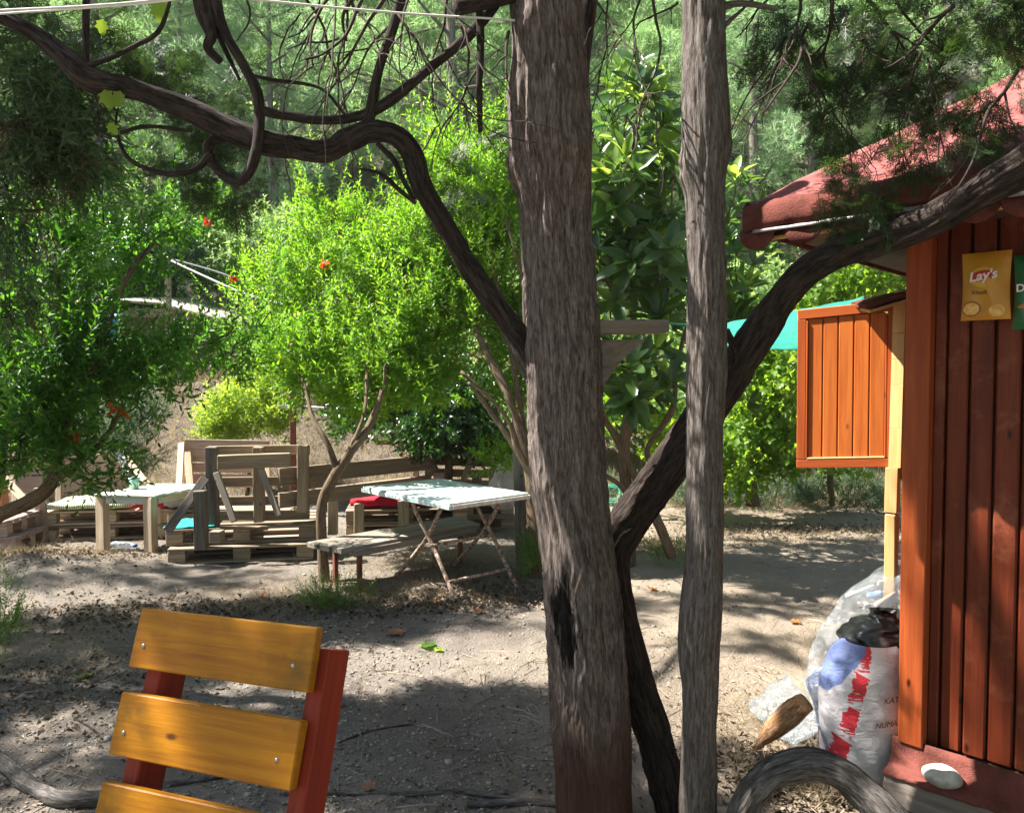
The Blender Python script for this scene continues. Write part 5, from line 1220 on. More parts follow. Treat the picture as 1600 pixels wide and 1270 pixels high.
# --- plank-backed pallet seat facing us, behind
o6 = G(285, 800, 0.0); o6 = Vector((P(285, 760, 7.9).x, 7.55, 0)); ax6 = Vector((1, .05, 0))
pb = thing("pallet_seat", o6, "pallet seat behind the middle one with a tall pinkish plank back", "pallet seat")
pallet(pb, o6, ax6, 1.2, .7, 0, M_PALL); pallet(pb, o6, ax6, 1.2, .7, .146, M_PALL)
for (y0, y1) in ((686, 721), (723, 737), (740, 760)):
    w = (y1 - y0) / F * 8.25; ym = (y0 + y1) / 2
    beam("back_plank", P(288, ym, 8.25), P(420, ym + 2, 8.27), w, .022, M_PALR, pb, up=UPY)
B_("back_post", 292, 690, 8.3, 300, 790, 8.0, .08, .03, M_PALL, pb); B_("back_post", 415, 690, 8.3, 418, 790, 8.0, .08, .03, M_PALL, pb)
B_("side_plank", 284, 692, 8.2, 279, 780, 7.8, .07, .025, M_PALL, pb)
tag(link("pillow", cushion("pillow", P(262, 765, 7.7) - Vector((0, 0, .05)), (1, 0, 0), .32, .2, P(262, 765, 7.7).z - .12, .16, plain("pale_grey_cloth", (.5, .48, .46), .9), "grey white pillow on the ground left of the plank backed seat").data), "x", "x") if False else cushion("pillow", (P(262, 765, 7.7).x, 7.6, 0), (1, 0, 0), .30, .22, .292, .13, plain("pale_grey_cloth", (.5, .48, .46), .9), "grey white pillow beside the plank back seat behind the low table")
# --- cushioned pallet seat on the left
o7 = G(62, 846); ax7 = Vector((1.27, .18, 0))
pl = thing("pallet_seat", o7, "long pallet seat at the far left under the striped green cushion", "pallet seat")
pallet(pl, o7, ax7, 1.25, .8, 0, M_PAL, mat2=M_PALL); pallet(pl, o7 + Vector((0, .02, 0)), ax7, 1.25, .8, .146, M_PALL)
B_("end_board", 62, 762, 7.45, 66, 828, 7.45, .11, .03, M_PALR, pl)
for (y0, y1) in ((712, 742), (745, 770)):
    beam("back_plank", P(8, (y0 + y1) / 2, 8.5), P(190, (y0 + y1) / 2 - 4, 8.6), (y1 - y0) / F * 8.5, .022, M_PALR, pl, up=UPY)
B_("back_post", 18, 712, 8.45, 24, 800, 8.2, .07, .03, M_PAL, pl); B_("back_post", 92, 710, 8.45, 92, 800, 8.2, .07, .03, M_PAL, pl)
B_("back_prop", 194, 712, 8.4, 238, 765, 7.9, .06, .03, M_PALL, pl); B_("back_prop", 2, 742, 7.4, 46, 790, 7.2, .07, .03, M_PALL, pl)
M_STRIPE = None
def stripe_mat():
    m, nt, b = newmat("striped_green_weave"); tc_ = N(nt, "ShaderNodeTexCoord")
    w_ = N(nt, "ShaderNodeTexWave", wave_type='BANDS', bands_direction='X'); w_.inputs['Scale'].default_value = 16; w_.inputs['Distortion'].default_value = 1.2
    nt.links.new(tc_.outputs['Object'], w_.inputs[0])
    nt.links.new(ramp(nt, w_.outputs['Fac'], [(.25, (.34, .36, .16)), (.6, (.56, .56, .38)), (.9, (.66, .64, .50))]), b.inputs['Base Color']); b.inputs['Roughness'].default_value = .95
    bump(nt, b, w_.outputs['Fac'], .6, .01); return m
M_STRIPE = stripe_mat()
cushion("seat_cushion", o7 + Vector((.06, -.01, 0)), ax7, .78, .62, .292, .085, M_STRIPE, "thick striped olive green cushion on the far left pallet seat")
cushion("seat_cushion", o7 + Vector((.86, .12, 0)), ax7, .36, .5, .292, .09, M_REDC, "small red cushion between the striped cushion and the low table")
cushion("seat_cushion", (P(240, 780, 7.9).x, 7.8, 0), (1, 0, 0), .26, .25, .292, .10, M_REDC, "dark red cushion showing under the right end of the low table")
# leftmost seat bit
le = thing("pallet_seat", G(-40, 850), "edge of a brown pallet seat cut by the left border", "pallet seat")
pallet(le, G(-90, 870), (1, .1, 0), .62, .6, 0.02, M_PALR); pallet(le, G(-90, 870), (1, .1, 0), .55, .6, .166, M_PALR)
B_("end_board", 2, 752, 6.9, 5, 800, 6.9, .06, .09, plain("orange_brown_board", (.50, .20, .09), .8), le)
# --- low coffee table
ct = thing("low_table", G(195, 862), "low whitewashed plank table with square legs and a cup on it", "table")
zt = .535
A1, A2, A3, A4 = G(143, 770, zt), G(240, 772, zt), G(318, 758, zt), G(205, 756, zt)
uT = (A2 - A1); uT.z = 0; LT = uT.length; uT.normalize(); vT = Vector((-uT.y, uT.x, 0))
WT = .78; LT = .60
A1 = G(143, 772, zt)
vT = (A3 - A2).normalized(); vT.z = 0; vT.normalize()
for k in range(5):
    q0 = A1 + vT * (WT * (k + .5) / 5); q0.z = zt - .011
    beam("top_plank", q0, q0 + uT * LT, WT / 5 - .004, .022, M_WHITEP, ct)
for (a_, b_) in ((.05, .06), (LT - .06, .04), (.05, WT - .06), (LT - .06, WT - .06)):
    q0 = A1 + uT * a_ + vT * b_; beam("leg", (q0.x, q0.y, gh(q0.x, q0.y) - .01), (q0.x, q0.y, zt - .024), .10, .075, M_PALL if a_ < .1 else M_PALL, ct, up=vT)
q0 = A1 + vT * .035; q1 = q0 + uT * LT; q0.z = q1.z = zt - .058; beam("apron", q0 + uT * .11, q1 - uT * .12, .02, .062, M_WHITEP, ct)
q0 = A1 + uT * (LT - .03) + vT * .09; q1 = A1 + uT * (LT - .03) + vT * (WT - .13); q0.z = q1.z = zt - .058; beam("apron", q0, q1, .02, .062, M_PALL, ct)
def lathe(name, prof, M, mat, parent=None, seg=20, smooth=True):
    V_ = [(r_ * math.cos(a_), r_ * math.sin(a_), z_) for r_, z_ in prof for a_ in np.linspace(0, 2 * PI, seg, endpoint=False)]
    Qs = [(i * seg + j, i * seg + (j + 1) % seg, (i + 1) * seg + (j + 1) % seg, (i + 1) * seg + j) for i in range(len(prof) - 1) for j in range(seg)]
    return link(name, npmesh(name, np.array(V_), np.array(Qs), mat, smooth), parent, M)
qc = G(210, 764, zt)
cup = lathe("cup", [(.001, .003), (.036, .003), (.038, .0), (.045, .06), (.052, .115), (.049, .115), (.042, .06), (.034, .008), (.001, .008)], Matrix.Translation(qc), M_MINT)
tag(cup, "mint green plastic cup standing on the low whitewashed table", "cup")
# crumpled bottle under it
def bottle(label, loc, rot, s=1.0, capm=M_BLUECAP, band=None):
    b_ = lathe("plastic_bottle", [(.001, 0), (.030, .0), (.033, .01), (.033, .05), (.029, .08), (.033, .11), (.033, .16), (.028, .19), (.014, .215), (.013, .235)], Matrix.Translation(loc) @ rot @ Matrix.Scale(s, 4), M_BOTTLE)
    tag(b_, label, "bottle")
    M = wm(b_)
    lathe("cap", [(.001, .252), (.015, .252), (.016, .23), (.016, .225)], M, capm, b_)
    if band: lathe("label_band", [(.0335, .06), (.0338, .065), (.0338, .13), (.0335, .135)], M, band, b_)
    return b_
gq = G(176, 858); bottle("crumpled clear water bottle lying on the ground beneath the low table", gq + Vector((0, 0, .045)), Matrix.Rotation(PI / 2, 4, 'Y') @ Matrix.Rotation(.2, 4, 'X'), 1.0, M_BLUECAP)
q7 = P(192, 735, 8.0); lathebb = bottle("pale plastic bottle hanging at the right end of the far left seat", P(196, 742, 8.0), Matrix.Identity(4), 1.0, M_WHITE)
bottle("white capped bottle hanging just above the pale plastic one", P(189, 722, 8.1), Matrix.Rotation(-.3, 4, 'Y'), .75, M_WHITE)
# --- slatted back seats on the right (L-shaped)
ls = thing("plank_back_bench", Vector((-1.5, 7.4, 0)), "long bench back of two heavy planks running behind the grey bench", "bench")
def hb(nm, x0, y0, x1, y1, d0, d1, h_px0, mat, th=.05):
    p0, p1 = P(x0, y0, d0), P(x1, y1, d1); p1.z = p0.z; beam(nm, p0, p1, h_px0 * d0 / F, th, mat, ls, up=(p1 - p0).cross(Vector((0, 0, 1))))
hb("back_plank", 436, 745, 680, 727, 6.85, 8.1, 27, M_PAL); hb("back_plank", 436, 782, 668, 755, 6.85, 8.1, 24, M_PAL)
B_("post", 482, 752, 7.1, 480, 812, 7.1, .035, .04, M_RUSTP, ls); B_("back_post", 650, 735, 8.1, 650, 790, 8.1, .06, .06, M_PALL, ls); B_("back_post", 520, 775, 7.3, 520, 835, 7.3, .09, .06, M_PALL, ls)
sd = thing("pallet_seat", Vector((-1.6, 7.9, 0)), "low pallet seat under the bright crimson cushion behind the grey bench", "pallet seat")
oR = Vector((P(545, 800, 7.7).x, 7.55, 0)); pallet(sd, oR, (1, .12, 0), 1.2, .7, 0, M_PALL); pallet(sd, oR, (1, .12, 0), 1.2, .7, .146, M_PAL)
B_("front_post", 561, 787, 7.45, 561, 838, 7.45, .09, .05, M_PALL, sd); B_("front_post", 630, 782, 7.45, 631, 832, 7.45, .10, .05, M_PALL, sd)
cushion("seat_cushion", oR + Vector((.04, .02, 0)), (1, .12, 0), .60, .5, .292, .13, M_REDC, "bright crimson cushion seen beneath the pale blue table")
cushion("seat_cushion", oR + Vector((.70, .12, 0)), (1, .12, 0), .32, .5, .292, .08, M_REDC, "thin crimson cushion under the right half of the blue table")
rb = thing("pallet_seat", Vector((-.6, 8.6, 0)), "pallet seat in the back corner right of the heavy plank bench back", "pallet seat")
for y in (720, 737, 753): B_("back_board", 664, y, 8.35, 778, y + 4, 8.5, .085, .022, M_PAL, rb)
for (x, s) in ((672, -10), (732, -14), (772, -8)): B_("back_post", x + 6, 713, 8.28, x + s, 768, 8.2, .07, .05, M_PAL, rb)
B_("arm_block", 678, 745, 8.0, 694, 745, 8.0, .10, .12, M_PALR, rb); B_("arm_block", 738, 745, 8.0, 752, 745, 8.0, .10, .12, M_PALD, rb)
pallet(rb, (P(655, 790, 8.0).x, 7.95, 0), (1, .1, 0), 1.0, .6, 0, M_PAL); pallet(rb, (P(655, 790, 8.0).x, 7.95, 0), (1, .1, 0), 1.0, .6, .146, M_PAL)
wb = bpy.data.objects  # keep
# --- grey bench on iron legs
zb = .36
bA = G(500, 851, zb); bA = G(534, 858, zb); bB = G(751, 817, zb)
gb = thing("grey_bench", Vector((bA.x, bA.y, 0)), "long weathered grey bench on iron legs standing before the blue table", "bench")
bu = (bB - bA).normalized(); bv = Vector((-bu.y, bu.x, 0)); LB = (bB - bA).length
for k in range(3):
    q0 = bA + bv * (.07 + k * .135); q0.z = zb - .02; beam("seat_plank", q0 - bu * (.02 * k), q0 + bu * (LB + .02 * k), .128, .04, M_BENCH, gb)
beam("edge_board", bA + bv * .0 - Vector((0, 0, .05)) + bu * .1, bA + bu * (LB - .05) - Vector((0, 0, .05)), .03, .05, M_BENCH, gb)
for a_ in (.18, LB - .2):
    for b_ in (.04, .36):
        q0 = bA + bu * a_ + bv * b_; beam("leg", (q0.x, q0.y, gh(q0.x, q0.y) - .03), (q0.x, q0.y, zb - .041), .035, .035, M_RUSTP, gb, up=bv)
    q0 = bA + bu * a_ + bv * .02; q1 = bA + bu * a_ + bv * .38; q0.z = q1.z = zb - .058; beam("cross_bar", q0, q1, .035, .03, M_RUSTP, gb)
# --- folding table
zT = .72
Bn = G(702, 787, zT); Bl = G(567, 760, zT); uu = (Bl - Bn); uu.z = 0; LU = uu.length; uu.normalize(); vv = Vector((uu.y, -uu.x, 0))
Cn = G(837, 773, zT); LV = .76
tb = thing("folding_table", Vector((Bn.x, Bn.y, 0)), "pale blue folding table on rusty crossed tube legs in front of the benches", "table")
cen = Bn + uu * LU / 2 + vv * LV / 2
Mt = Matrix((uu, vv * -1 if uu.cross(vv).z < 0 else vv, Vector((0, 0, 1)))).transposed().to_4x4(); Mt.translation = cen - Vector((0, 0, .006))
link("tabletop", box_mesh(LU, LV, .012, M_TABLE, .002), tb, Mt)
for (p, q) in (((0, 0), (1, 0)), ((0, 1), (1, 1)), ((0, 0), (0, 1)), ((1, 0), (1, 1))):
    a_ = Bn + uu * (p[0] * LU) + vv * (p[1] * LV); b_ = Bn + uu * (q[0] * LU) + vv * (q[1] * LV)
    d_ = (b_ - a_).normalized(); s_ = 0.013 if p[0] != q[0] else -.013
    a_.z = b_.z = zT - .029
    beam("edge_strip", a_ + d_ * s_ * -1, b_ + d_ * s_, .022, .032, M_TEDGE if p[0] == q[0] else M_TABLE, tb, jit=0)
def TPt(u, v, z): q = Bn + uu * u + vv * v; return Vector((q.x, q.y, z))
for v_, s in ((.08, 0), (.66, 0)):
    gz = lambda u: gh(TPt(u, v_, 0).x, TPt(u, v_, 0).y) - .005
    tubeobj("leg", [TPt(.53, v_, zT - .02), TPt(.50, v_, .62), TPt(.30, v_, .34), TPt(.10, v_, .10), TPt(.03, v_, gz(.03) + .02), TPt(.0, v_, gz(0))], .0155, M_RUST, tb, n=30, sides=10) if False else None
    a = Acc(); a.tube([TPt(.55, v_, zT - .02), TPt(.53, v_, .60), TPt(.32, v_ + .02, .34), TPt(.10, v_, .10), TPt(.02, v_, gz(.03) + .015)], .0155, n=26, sides=10); link("leg", a.mesh("leg", M_RUST), tb)
    a = Acc(); a.tube([TPt(.18, v_, zT - .02), TPt(.24, v_, .60), TPt(.44, v_ + .03, .38), TPt(.80, v_ + .03, .06), TPt(.86, v_ + .03, .02)], .0155, n=26, sides=10); link("leg", a.mesh("leg", M_RUST), tb)
for (u_, z_) in ((.33, .36), (.80, .06), (.12, .13), (.18, .69), (.55, .69)):
    a = Acc(); a.tube([TPt(u_, .08, z_), TPt(u_, .66, z_)], .013, n=3, sides=8); link("cross_tube", a.mesh("cross_tube", M_RUST), tb)

# --- chair in the foreground
rC = Vector((.951, -.309, 0)); O = P(222, 948, 1.8)
nC = Vector((-.309, -.951, 0)); lean = math.radians(19.5)
dn = (nC * math.sin(lean) + Vector((0, 0, -1)) * math.cos(lean)).normalized(); nf = rC.cross(dn).normalized()
if nf.y > 0: nf = -nf
def CP(u, v, n_=0): return O + rC * u + dn * v + nf * n_
LC = .478
chair = thing("garden_chair", Vector((CP(.2, 1.0).x, CP(.2, 1.0).y - .1, 0)), "yellow slatted chair with red uprights in the near left foreground", "chair")
for k, (v0, sh_) in enumerate(((0, 0), (.188, -.002), (.378, .0), (.566, .0))):
    sl = beam("back_slat", CP(sh_, v0 + .068, -.014), CP(sh_ + LC, v0 + .068 + (.003 if k else 0), -.014), .134, .03, M_YEL, chair, up=nf, bev=.003, jit=.001)
    for (u_, w_) in ((.03, .085), (LC - .045, .085)):
        M = Matrix((rC, dn, -nf)).transposed().to_4x4(); M.translation = CP(u_, v0 + w_, .0022)
        if k in (0, 1, 2): lathe("screw", [(.0001, -.0012), (.0042, -.001), (.0050, .001)], M, M_GRSTEEL, sl, 10)
for (u0, vt, vb) in ((.028, .03, 1.02), (LC - .020, .045, 1.02)):
    beam("back_upright", CP(u0 + .018, vt, -.078), CP(u0 + .018, vb, -.078), .042, .092, M_RED, chair, up=nf, bev=.003, jit=0)
zs = .42
hs = CP(0, (O.z - zs) / -dn.z, 0)
def SQ(u, f_, z_): q = hs + rC * u + nC * f_; return Vector((q.x, q.y, z_))
for k in range(4): beam("seat_slat", SQ(0, .02 + .105 * k + .05, zs), SQ(LC, .02 + .105 * k + .05, zs), .09, .028, M_YEL, chair)
for u_ in (.05, LC - .05):
    beam("seat_rail", SQ(u_, -.05, zs - .055), SQ(u_, .44, zs - .055), .035, .08, M_RED, chair)
    beam("front_leg", SQ(u_, .41, gh(*SQ(u_, .41, 0).xy)), SQ(u_, .41, zs - .097), .045, .06, M_RED, chair, up=rC)
    beam("rear_leg", SQ(u_, -.13, gh(*SQ(u_, -.13, 0).xy)), SQ(u_, -.03, zs - .02), .045, .06, M_RED, chair, up=rC)

# ================================================================== things by the cabin corner
def lump_mesh(name, rings, mat, wr=.012, fr=9, seed=0, seg=40, top=True, n=36):
    """rings: (cx,cy,z,rx,ry)"""
    R = catmull([tuple(map(float, r_)) for r_ in rings], n); V_ = []
    for r_ in R:
        for a_ in np.linspace(0, 2 * PI, seg, endpoint=False): V_.append((r_[0] + math.cos(a_) * r_[3], r_[1] + math.sin(a_) * r_[4], r_[2]))
    V_ = np.array(V_); c = np.repeat(R[:, :3], seg, 0); d = V_ - c; d /= np.linalg.norm(d, axis=1)[:, None] + 1e-6
    V_ = V_ + d * (fbm(V_ * fr + seed, 4)[:, None] * wr + (1 - np.abs(vnoise(V_ * fr * 1.7 + seed)))[:, None] * wr * .5)
    Qs = [(i * seg + j, i * seg + (j + 1) % seg, (i + 1) * seg + (j + 1) % seg, (i + 1) * seg + j) for i in range(n - 1) for j in range(seg)]
    return npmesh(name, V_, np.array(Qs), mat, True)
def sack_mat():
    m, nt, b = newmat("printed_woven_sack"); tc_ = N(nt, "ShaderNodeTexCoord"); v = tc_.outputs['Object']
    s_ = N(nt, "ShaderNodeSeparateXYZ"); nt.links.new(v, s_.inputs[0])
    x, z = s_.outputs[0], s_.outputs[2]
    n1 = noise(nt, v, 26, 3, .7)
    # blue print fills the upper left beyond a slanting line, a broken red stripe runs down beside it
    line = math_(nt, 'SUBTRACT', math_(nt, 'MULTIPLY', z, 1.0), math_(nt, 'ADD', math_(nt, 'MULTIPLY', x, 1.3), .60))
    fb = ramp(nt, math_(nt, 'ADD', line, math_(nt, 'MULTIPLY', math_(nt, 'SUBTRACT', n1, .5), .03)), [(.0, (0, 0, 0)), (.006, (1, 1, 1))])
    xr = math_(nt, 'ADD', math_(nt, 'SUBTRACT', x, math_(nt, 'MULTIPLY', z, .23)), math_(nt, 'MULTIPLY', math_(nt, 'SUBTRACT', n1, .5), .05))
    f1 = math_(nt, 'MULTIPLY', math_(nt, 'GREATER_THAN', xr, -.205), math_(nt, 'LESS_THAN', xr, -.155))
    gap = math_(nt, 'GREATER_THAN', math_(nt, 'ADD', math_(nt, 'FRACT', math_(nt, 'MULTIPLY', math_(nt, 'ADD', z, math_(nt, 'MULTIPLY', x, .5)), 7.0)), math_(nt, 'MULTIPLY', math_(nt, 'SUBTRACT', noise(nt, mapping(nt, v, (10, 10, 60)), 2.0, 3), .5), 2.0)), .22)
    f1 = math_(nt, 'MULTIPLY', f1, gap)
    c = mixc(nt, f1, (.52, .49, .52), (.50, .02, .035)); c = mixc(nt, fb, c, (.11, .15, .33))
    nt.links.new(c, b.inputs['Base Color']); b.inputs['Roughness'].default_value = .65
    wv = noise(nt, mapping(nt, v, (9, 9, 16)), 1.3, 5, .6, .8); bump(nt, b, wv, 0.45, .02); return m
gS = G(1352, 1212); gs0 = Vector((1.37, 3.02, 0))
gs0 = P(1352, 1200, 3.0); sx, sy = gs0.x, gs0.y
smesh = lump_mesh("sack", [(0, 0, .0, .01, .01), (0, 0, .01, .15, .12), (0, 0, .10, .178, .14), (-.005, 0, .27, .176, .138), (.0, 0, .42, .168, .130), (.01, 0, .52, .140, .11), (.02, 0, .56, .10, .08)], sack_mat(), wr=.011, fr=10, seed=4, n=60, seg=70)
sack = tag(link("printed_sack", smesh, None, Matrix.Translation((sx, sy, gh(sx, sy)))), "full white woven sack with blue and red print leaning by the cabin corner", "sack")
def sackM(u, z_): return Matrix.Translation((sx + u, sy - math.sqrt(max(0, 1 - (u / .178) ** 2)) * .14 - .012, z_)) @ Matrix.Rotation(math.asin(max(-1, min(1, u / .178))) * .75, 4, 'Z') @ Matrix.Rotation(PI / 2, 4, 'X') @ Matrix.Rotation(.12, 4, 'Z')
text("KAT", .032, sackM(.022, .385), M_INK, sack, shear=.3)
text("NUMARA", .030, sackM(.022, .295), M_INK, sack, shear=.3)
bb_ = lump_mesh("bag", [(0, 0, 0, .02, .02), (0, 0, .01, .11, .10), (.0, 0, .06, .13, .11), (.01, 0, .11, .10, .09), (.0, 0, .14, .03, .03), (0, 0, .17, .035, .03)], M_BLACKBAG, wr=.045, fr=18, seed=7, seg=40)
tag(link("bin_bag", bb_, None, Matrix.Translation((sx + .075, sy + .05, .50))), "knotted black bin bag lying on top of the printed sack", "bin bag")
# big clear bag of rubbish behind
qb = P(1380, 1050, 3.35)
fb_ = lump_mesh("film", [(0, 0, 0, .03, .03), (0, 0, .02, .24, .18), (-.03, 0, .20, .29, .2), (-.02, 0, .42, .27, .2), (.03, 0, .60, .20, .17), (.08, 0, .74, .11, .1), (.12, 0, .80, .02, .02)], M_FILM, wr=.03, fr=6, seed=12, n=50, seg=60)
rbag = tag(link("rubbish_bag", fb_, None, Matrix.Translation((qb.x, qb.y, gh(qb.x, qb.y)))), "big clear plastic bag bulging with rubbish behind the printed sack", "rubbish bag")
rg = random.Random(8)
for k in range(46):
    mt = [M_WHITE, M_PALR, plain("salmon_wrap", (.65, .30, .22), .5) if k == 0 else M_WHITE, M_BLUECAP, M_PAL, M_METAL, M_METAL, M_PALD, M_MINT][k % 9]
    th_ = rg.uniform(0, 6.28); zz = rg.uniform(.08, .66); rr_ = rg.uniform(.05, .19) * (1 - max(0, zz - .4) * 1.4)
    M = Matrix.Translation((qb.x + math.cos(th_) * rr_, qb.y + math.sin(th_) * rr_ * .7, zz)) @ Matrix.Rotation(rg.uniform(0, 3), 4, 'X') @ Matrix.Rotation(rg.uniform(0, 3), 4, 'Z')
    link("wrapper", box_mesh(.07 + .03 * (k % 3), .05, .012, mt, .003, .008, k % 5), rbag, M)
cloth("plastic_sheet", [P(1262, 1065, 3.12), P(1305, 1020, 3.2), P(1300, 1195, 2.98), P(1292, 1190, 2.9)], 16, 20, .0, M_FILMB, "bluish plastic sheet hanging down the left side of the sack", "plastic sheet", wr=.03, thick=.001)
cloth("plastic_sheet", [G(1170, 1118) + Vector((0, 0, .04)), G(1225, 1085) + Vector((0, 0, .10)), G(1300, 1160) + Vector((0, 0, .08)), G(1245, 1180) + Vector((0, 0, .02))], 24, 20, -.03, M_FILM, "crumpled clear plastic sheet on the ground under the broken log", "plastic sheet", wr=.04, thick=.001)
# broken log piece
p0, p1 = G(1172, 1182), P(1258, 1098, 3.05)
tag(tubeobj("broken_log", [p0 + Vector((0, 0, .015)), p0.lerp(p1, .35) + Vector((0, 0, .02)), p0.lerp(p1, .7) + Vector((0, 0, .015)), p1], [.006, .032, .042, .034], barkmat("split_log", (.10, .05, .022), (.26, .13, .06), (.42, .29, .19)), n=40, sides=20, rough=.007, fr=.8, lump=.02), "broken chunk of orange brown log left of the sack", "log")
# arched root in the near right foreground
Lr = [(1150, 1340, 2.35, 58), (1158, 1280, 2.32, 44), (1176, 1238, 2.32, 42), (1212, 1206, 2.32, 44), (1262, 1194, 2.32, 46), (1308, 1206, 2.3, 46), (1346, 1236, 2.28, 50), (1386, 1275, 2.24, 54), (1440, 1335, 2.2, 56)]
pts, rad = px_path(Lr)
tag(tubeobj("arched_root", pts, rad, M_ROOT, n=240, sides=70, rough=.009, fr=.9, lump=.016, seed=41), "grey arched root looping out of the ground by the sack", "root")
qq = G(1375, 1265) ; q = Vector((W(-.055, .10).x, W(-.055, .10).y, 0))
bottle("small clear bottle with blue cap standing between the sack and the cabin ledge", G(1376, 1242), Matrix.Rotation(.2, 4, 'Y'), .62, M_BLUECAP, M_BLUECAP)
# roots and sticks on the ground
def ground_tube(name, pxs, w, mat, label, cat, lump=.3, depth=None):
    pts = []; rad = []
    for k, (x, y) in enumerate(pxs):
        q = G(x, y); q.z = gh(q.x, q.y) + w * .35; pts.append(q); rad.append(w / 2 * (1 - .5 * k / len(pxs)))
    return tag(tubeobj(name, pts, rad, mat, n=len(pxs) * 12, sides=12, rough=.002, lump=w * lump), label, cat)
ground_tube("surface_root", [(-60, 1170), (0, 1195), (40, 1232), (90, 1262), (160, 1262)], .06, M_ROOT, "thick grey surface root curling in at the bottom left corner", "root")
ground_tube("surface_root", [(860, 1262), (780, 1254), (720, 1246), (640, 1244), (540, 1242), (440, 1243)], .018, M_ROOT, "long thin root lying across the earth right of the chair", "root")
ground_tube("surface_root", [(430, 1205), (380, 1212), (300, 1225), (230, 1232)], .024, M_ROOT, "ropy root seen between the uprights of the chair", "root")
ground_tube("surface_root", [(880, 1268), (820, 1262), (770, 1264), (730, 1268)], .03, M_ROOT, "short thick root at the foot of the scarred juniper", "root")
ground_tube("fallen_stick", [(530, 1165), (570, 1148), (620, 1138), (650, 1134)], .009, M_TWIG, "thin curved stick on the shaded earth left of the thick trunk", "stick")
ground_tube("fallen_stick", [(120, 1125), (145, 1140), (160, 1155)], .008, M_TWIG, "short curved stick on the earth left of the chair", "stick")
# single fallen leaves
def fallen_leaf(px, py, s, mat, label, seed):
    q = G(px, py); q.z = gh(q.x, q.y) + .012; r = random.Random(seed)
    pts = [(math.sin(a_) * s * r.uniform(.35, .62), math.cos(a_) * s * r.uniform(.35, .62), r.uniform(-.004, .02)) for a_ in np.linspace(0, 2 * PI, 15, endpoint=False)] + [(0, 0, .0)]
    t_ = np.array([(15, i, (i + 1) % 15) for i in range(15)])
    tag(link("fallen_leaf", npmesh("fallen_leaf", np.array(pts), t_, mat), None, Matrix.Translation(q) @ Matrix.Rotation(r.uniform(-.3, .3), 4, 'X')), label, "leaf")
M_LB = leafmat("curled_brown_leaf", (.20, .09, .05), (.30, .15, .09), (.25, .1, .05), (.3, .14, .06), .2); M_LO = leafmat("russet_leaf", (.42, .14, .04), (.5, .18, .06), (.5, .2, .05), (.6, .25, .08), .3)
for (x, y, s, m_, l_) in [(620, 994, .11, M_LB, "large curled brown leaf on the earth right of the chair"), (668, 1016, .10, M_WEED, "green and yellow leaf on the earth near the curled brown one"), (685, 1022, .06, M_SHRUB, "yellow leaf piece touching the green leaf"), (130, 1062, .09, M_SHRUB, "pale yellow leaf lying on the earth left of the chair"), (800, 940, .11, M_LO, "russet leaf just left of the thick trunk below the table"), (680, 945, .08, M_LO, "russet leaf under the front foot of the blue table"), (1243, 974, .08, M_LO, "russet leaf on the sandy earth right of the slim trunk"), (575, 1237, .05, M_LB, "small brown leaf on the thin root"), (415, 935, .08, M_LB, "brown leaf on the straw behind the chair"), (750, 968, .07, M_LB, "pinkish brown leaf in the shade below the table"), (1020, 925, .07, M_LO, "russet leaf between the thick and the slim trunk")]:
    fallen_leaf(x, y, s, m_, l_, x)

# ------------------------------------------------------------------ smoke-thin summer haze over the hillside
def haze_box(dens):
    bm = bmesh.new(); bmesh.ops.create_cube(bm, size=1)
    for v in bm.verts: v.co = Vector((v.co.x * 400, v.co.y * 200 + 38, -4 if v.co.z < 0 else 60))
    m = bpy.data.materials.new("haze"); m.use_nodes = True; nt = m.node_tree; nt.nodes.clear()
    o_ = N(nt, "ShaderNodeOutputMaterial"); pv = N(nt, "ShaderNodeVolumePrincipled"); pv.inputs['Density'].default_value = dens
    pv.inputs['Color'].default_value = (.86, .93, .95, 1); pv.inputs['Anisotropy'].default_value = .3
    nt.links.new(pv.outputs[0], o_.inputs['Volume'])
    tag(link("haze", bm_mesh("haze", bm, m), kind='stuff'), "thin pale summer haze hanging over the wooded slope", "haze")
HAZE = .0006
if HAZE: haze_box(HAZE)
# ================================================================== far left shed, posts, lines
shd = thing("shed", (P(230, 600, 12.2).x, 12.2, 1.6), "low open shed with a pale wavy sheet roof behind the left trees", "shed")
ds = 12.0
ra = [(95, 466), (150, 463), (200, 462), (250, 466), (300, 480), (350, 492), (405, 508)]
V_ = []
for (x, y) in ra:
    for (o_, dz) in ((0, 0), (.6, .10), (1.6, .2)): q = P(x, y + 6, ds) + Vector((0, o_, dz)); V_.append(q)
Qs = [(i * 3 + j, (i + 1) * 3 + j, (i + 1) * 3 + j + 1, i * 3 + j + 1) for i in range(len(ra) - 1) for j in range(2)]
ro = link("roof", npmesh("roof", np.array(V_), np.array(Qs), M_TIN, False), shd); md = ro.modifiers.new("thickness", 'SOLIDIFY'); md.thickness = .05
beam("fascia_beam", P(95, 484, ds + .1), P(300, 492, ds + .1), .06, .14, M_PAL, shd)
for x in (130, 247, 300, 360): q = P(x, 492, ds + .15); beam("post", (q.x, q.y, gh(q.x, q.y) - .05), q, .07, .07, M_PAL, shd, up=(0, 1, 0))
panel("back_wall", [P(100, 495, ds + 1.2), P(260, 495, ds + 1.2), P(260, 640, ds + 1.2), P(100, 640, ds + 1.2)], .04, M_WALLM, shd, (0, -1, 0))
cloth("blue_tarpaulin", [P(130, 496, ds - .1), P(187, 492, ds - .1), P(187, 532, ds - .1), P(135, 530, ds - .1)], 12, 8, .0, M_BLUE, "blue tarpaulin hanging under the shed roof", "tarpaulin", wr=.05, thick=.01)
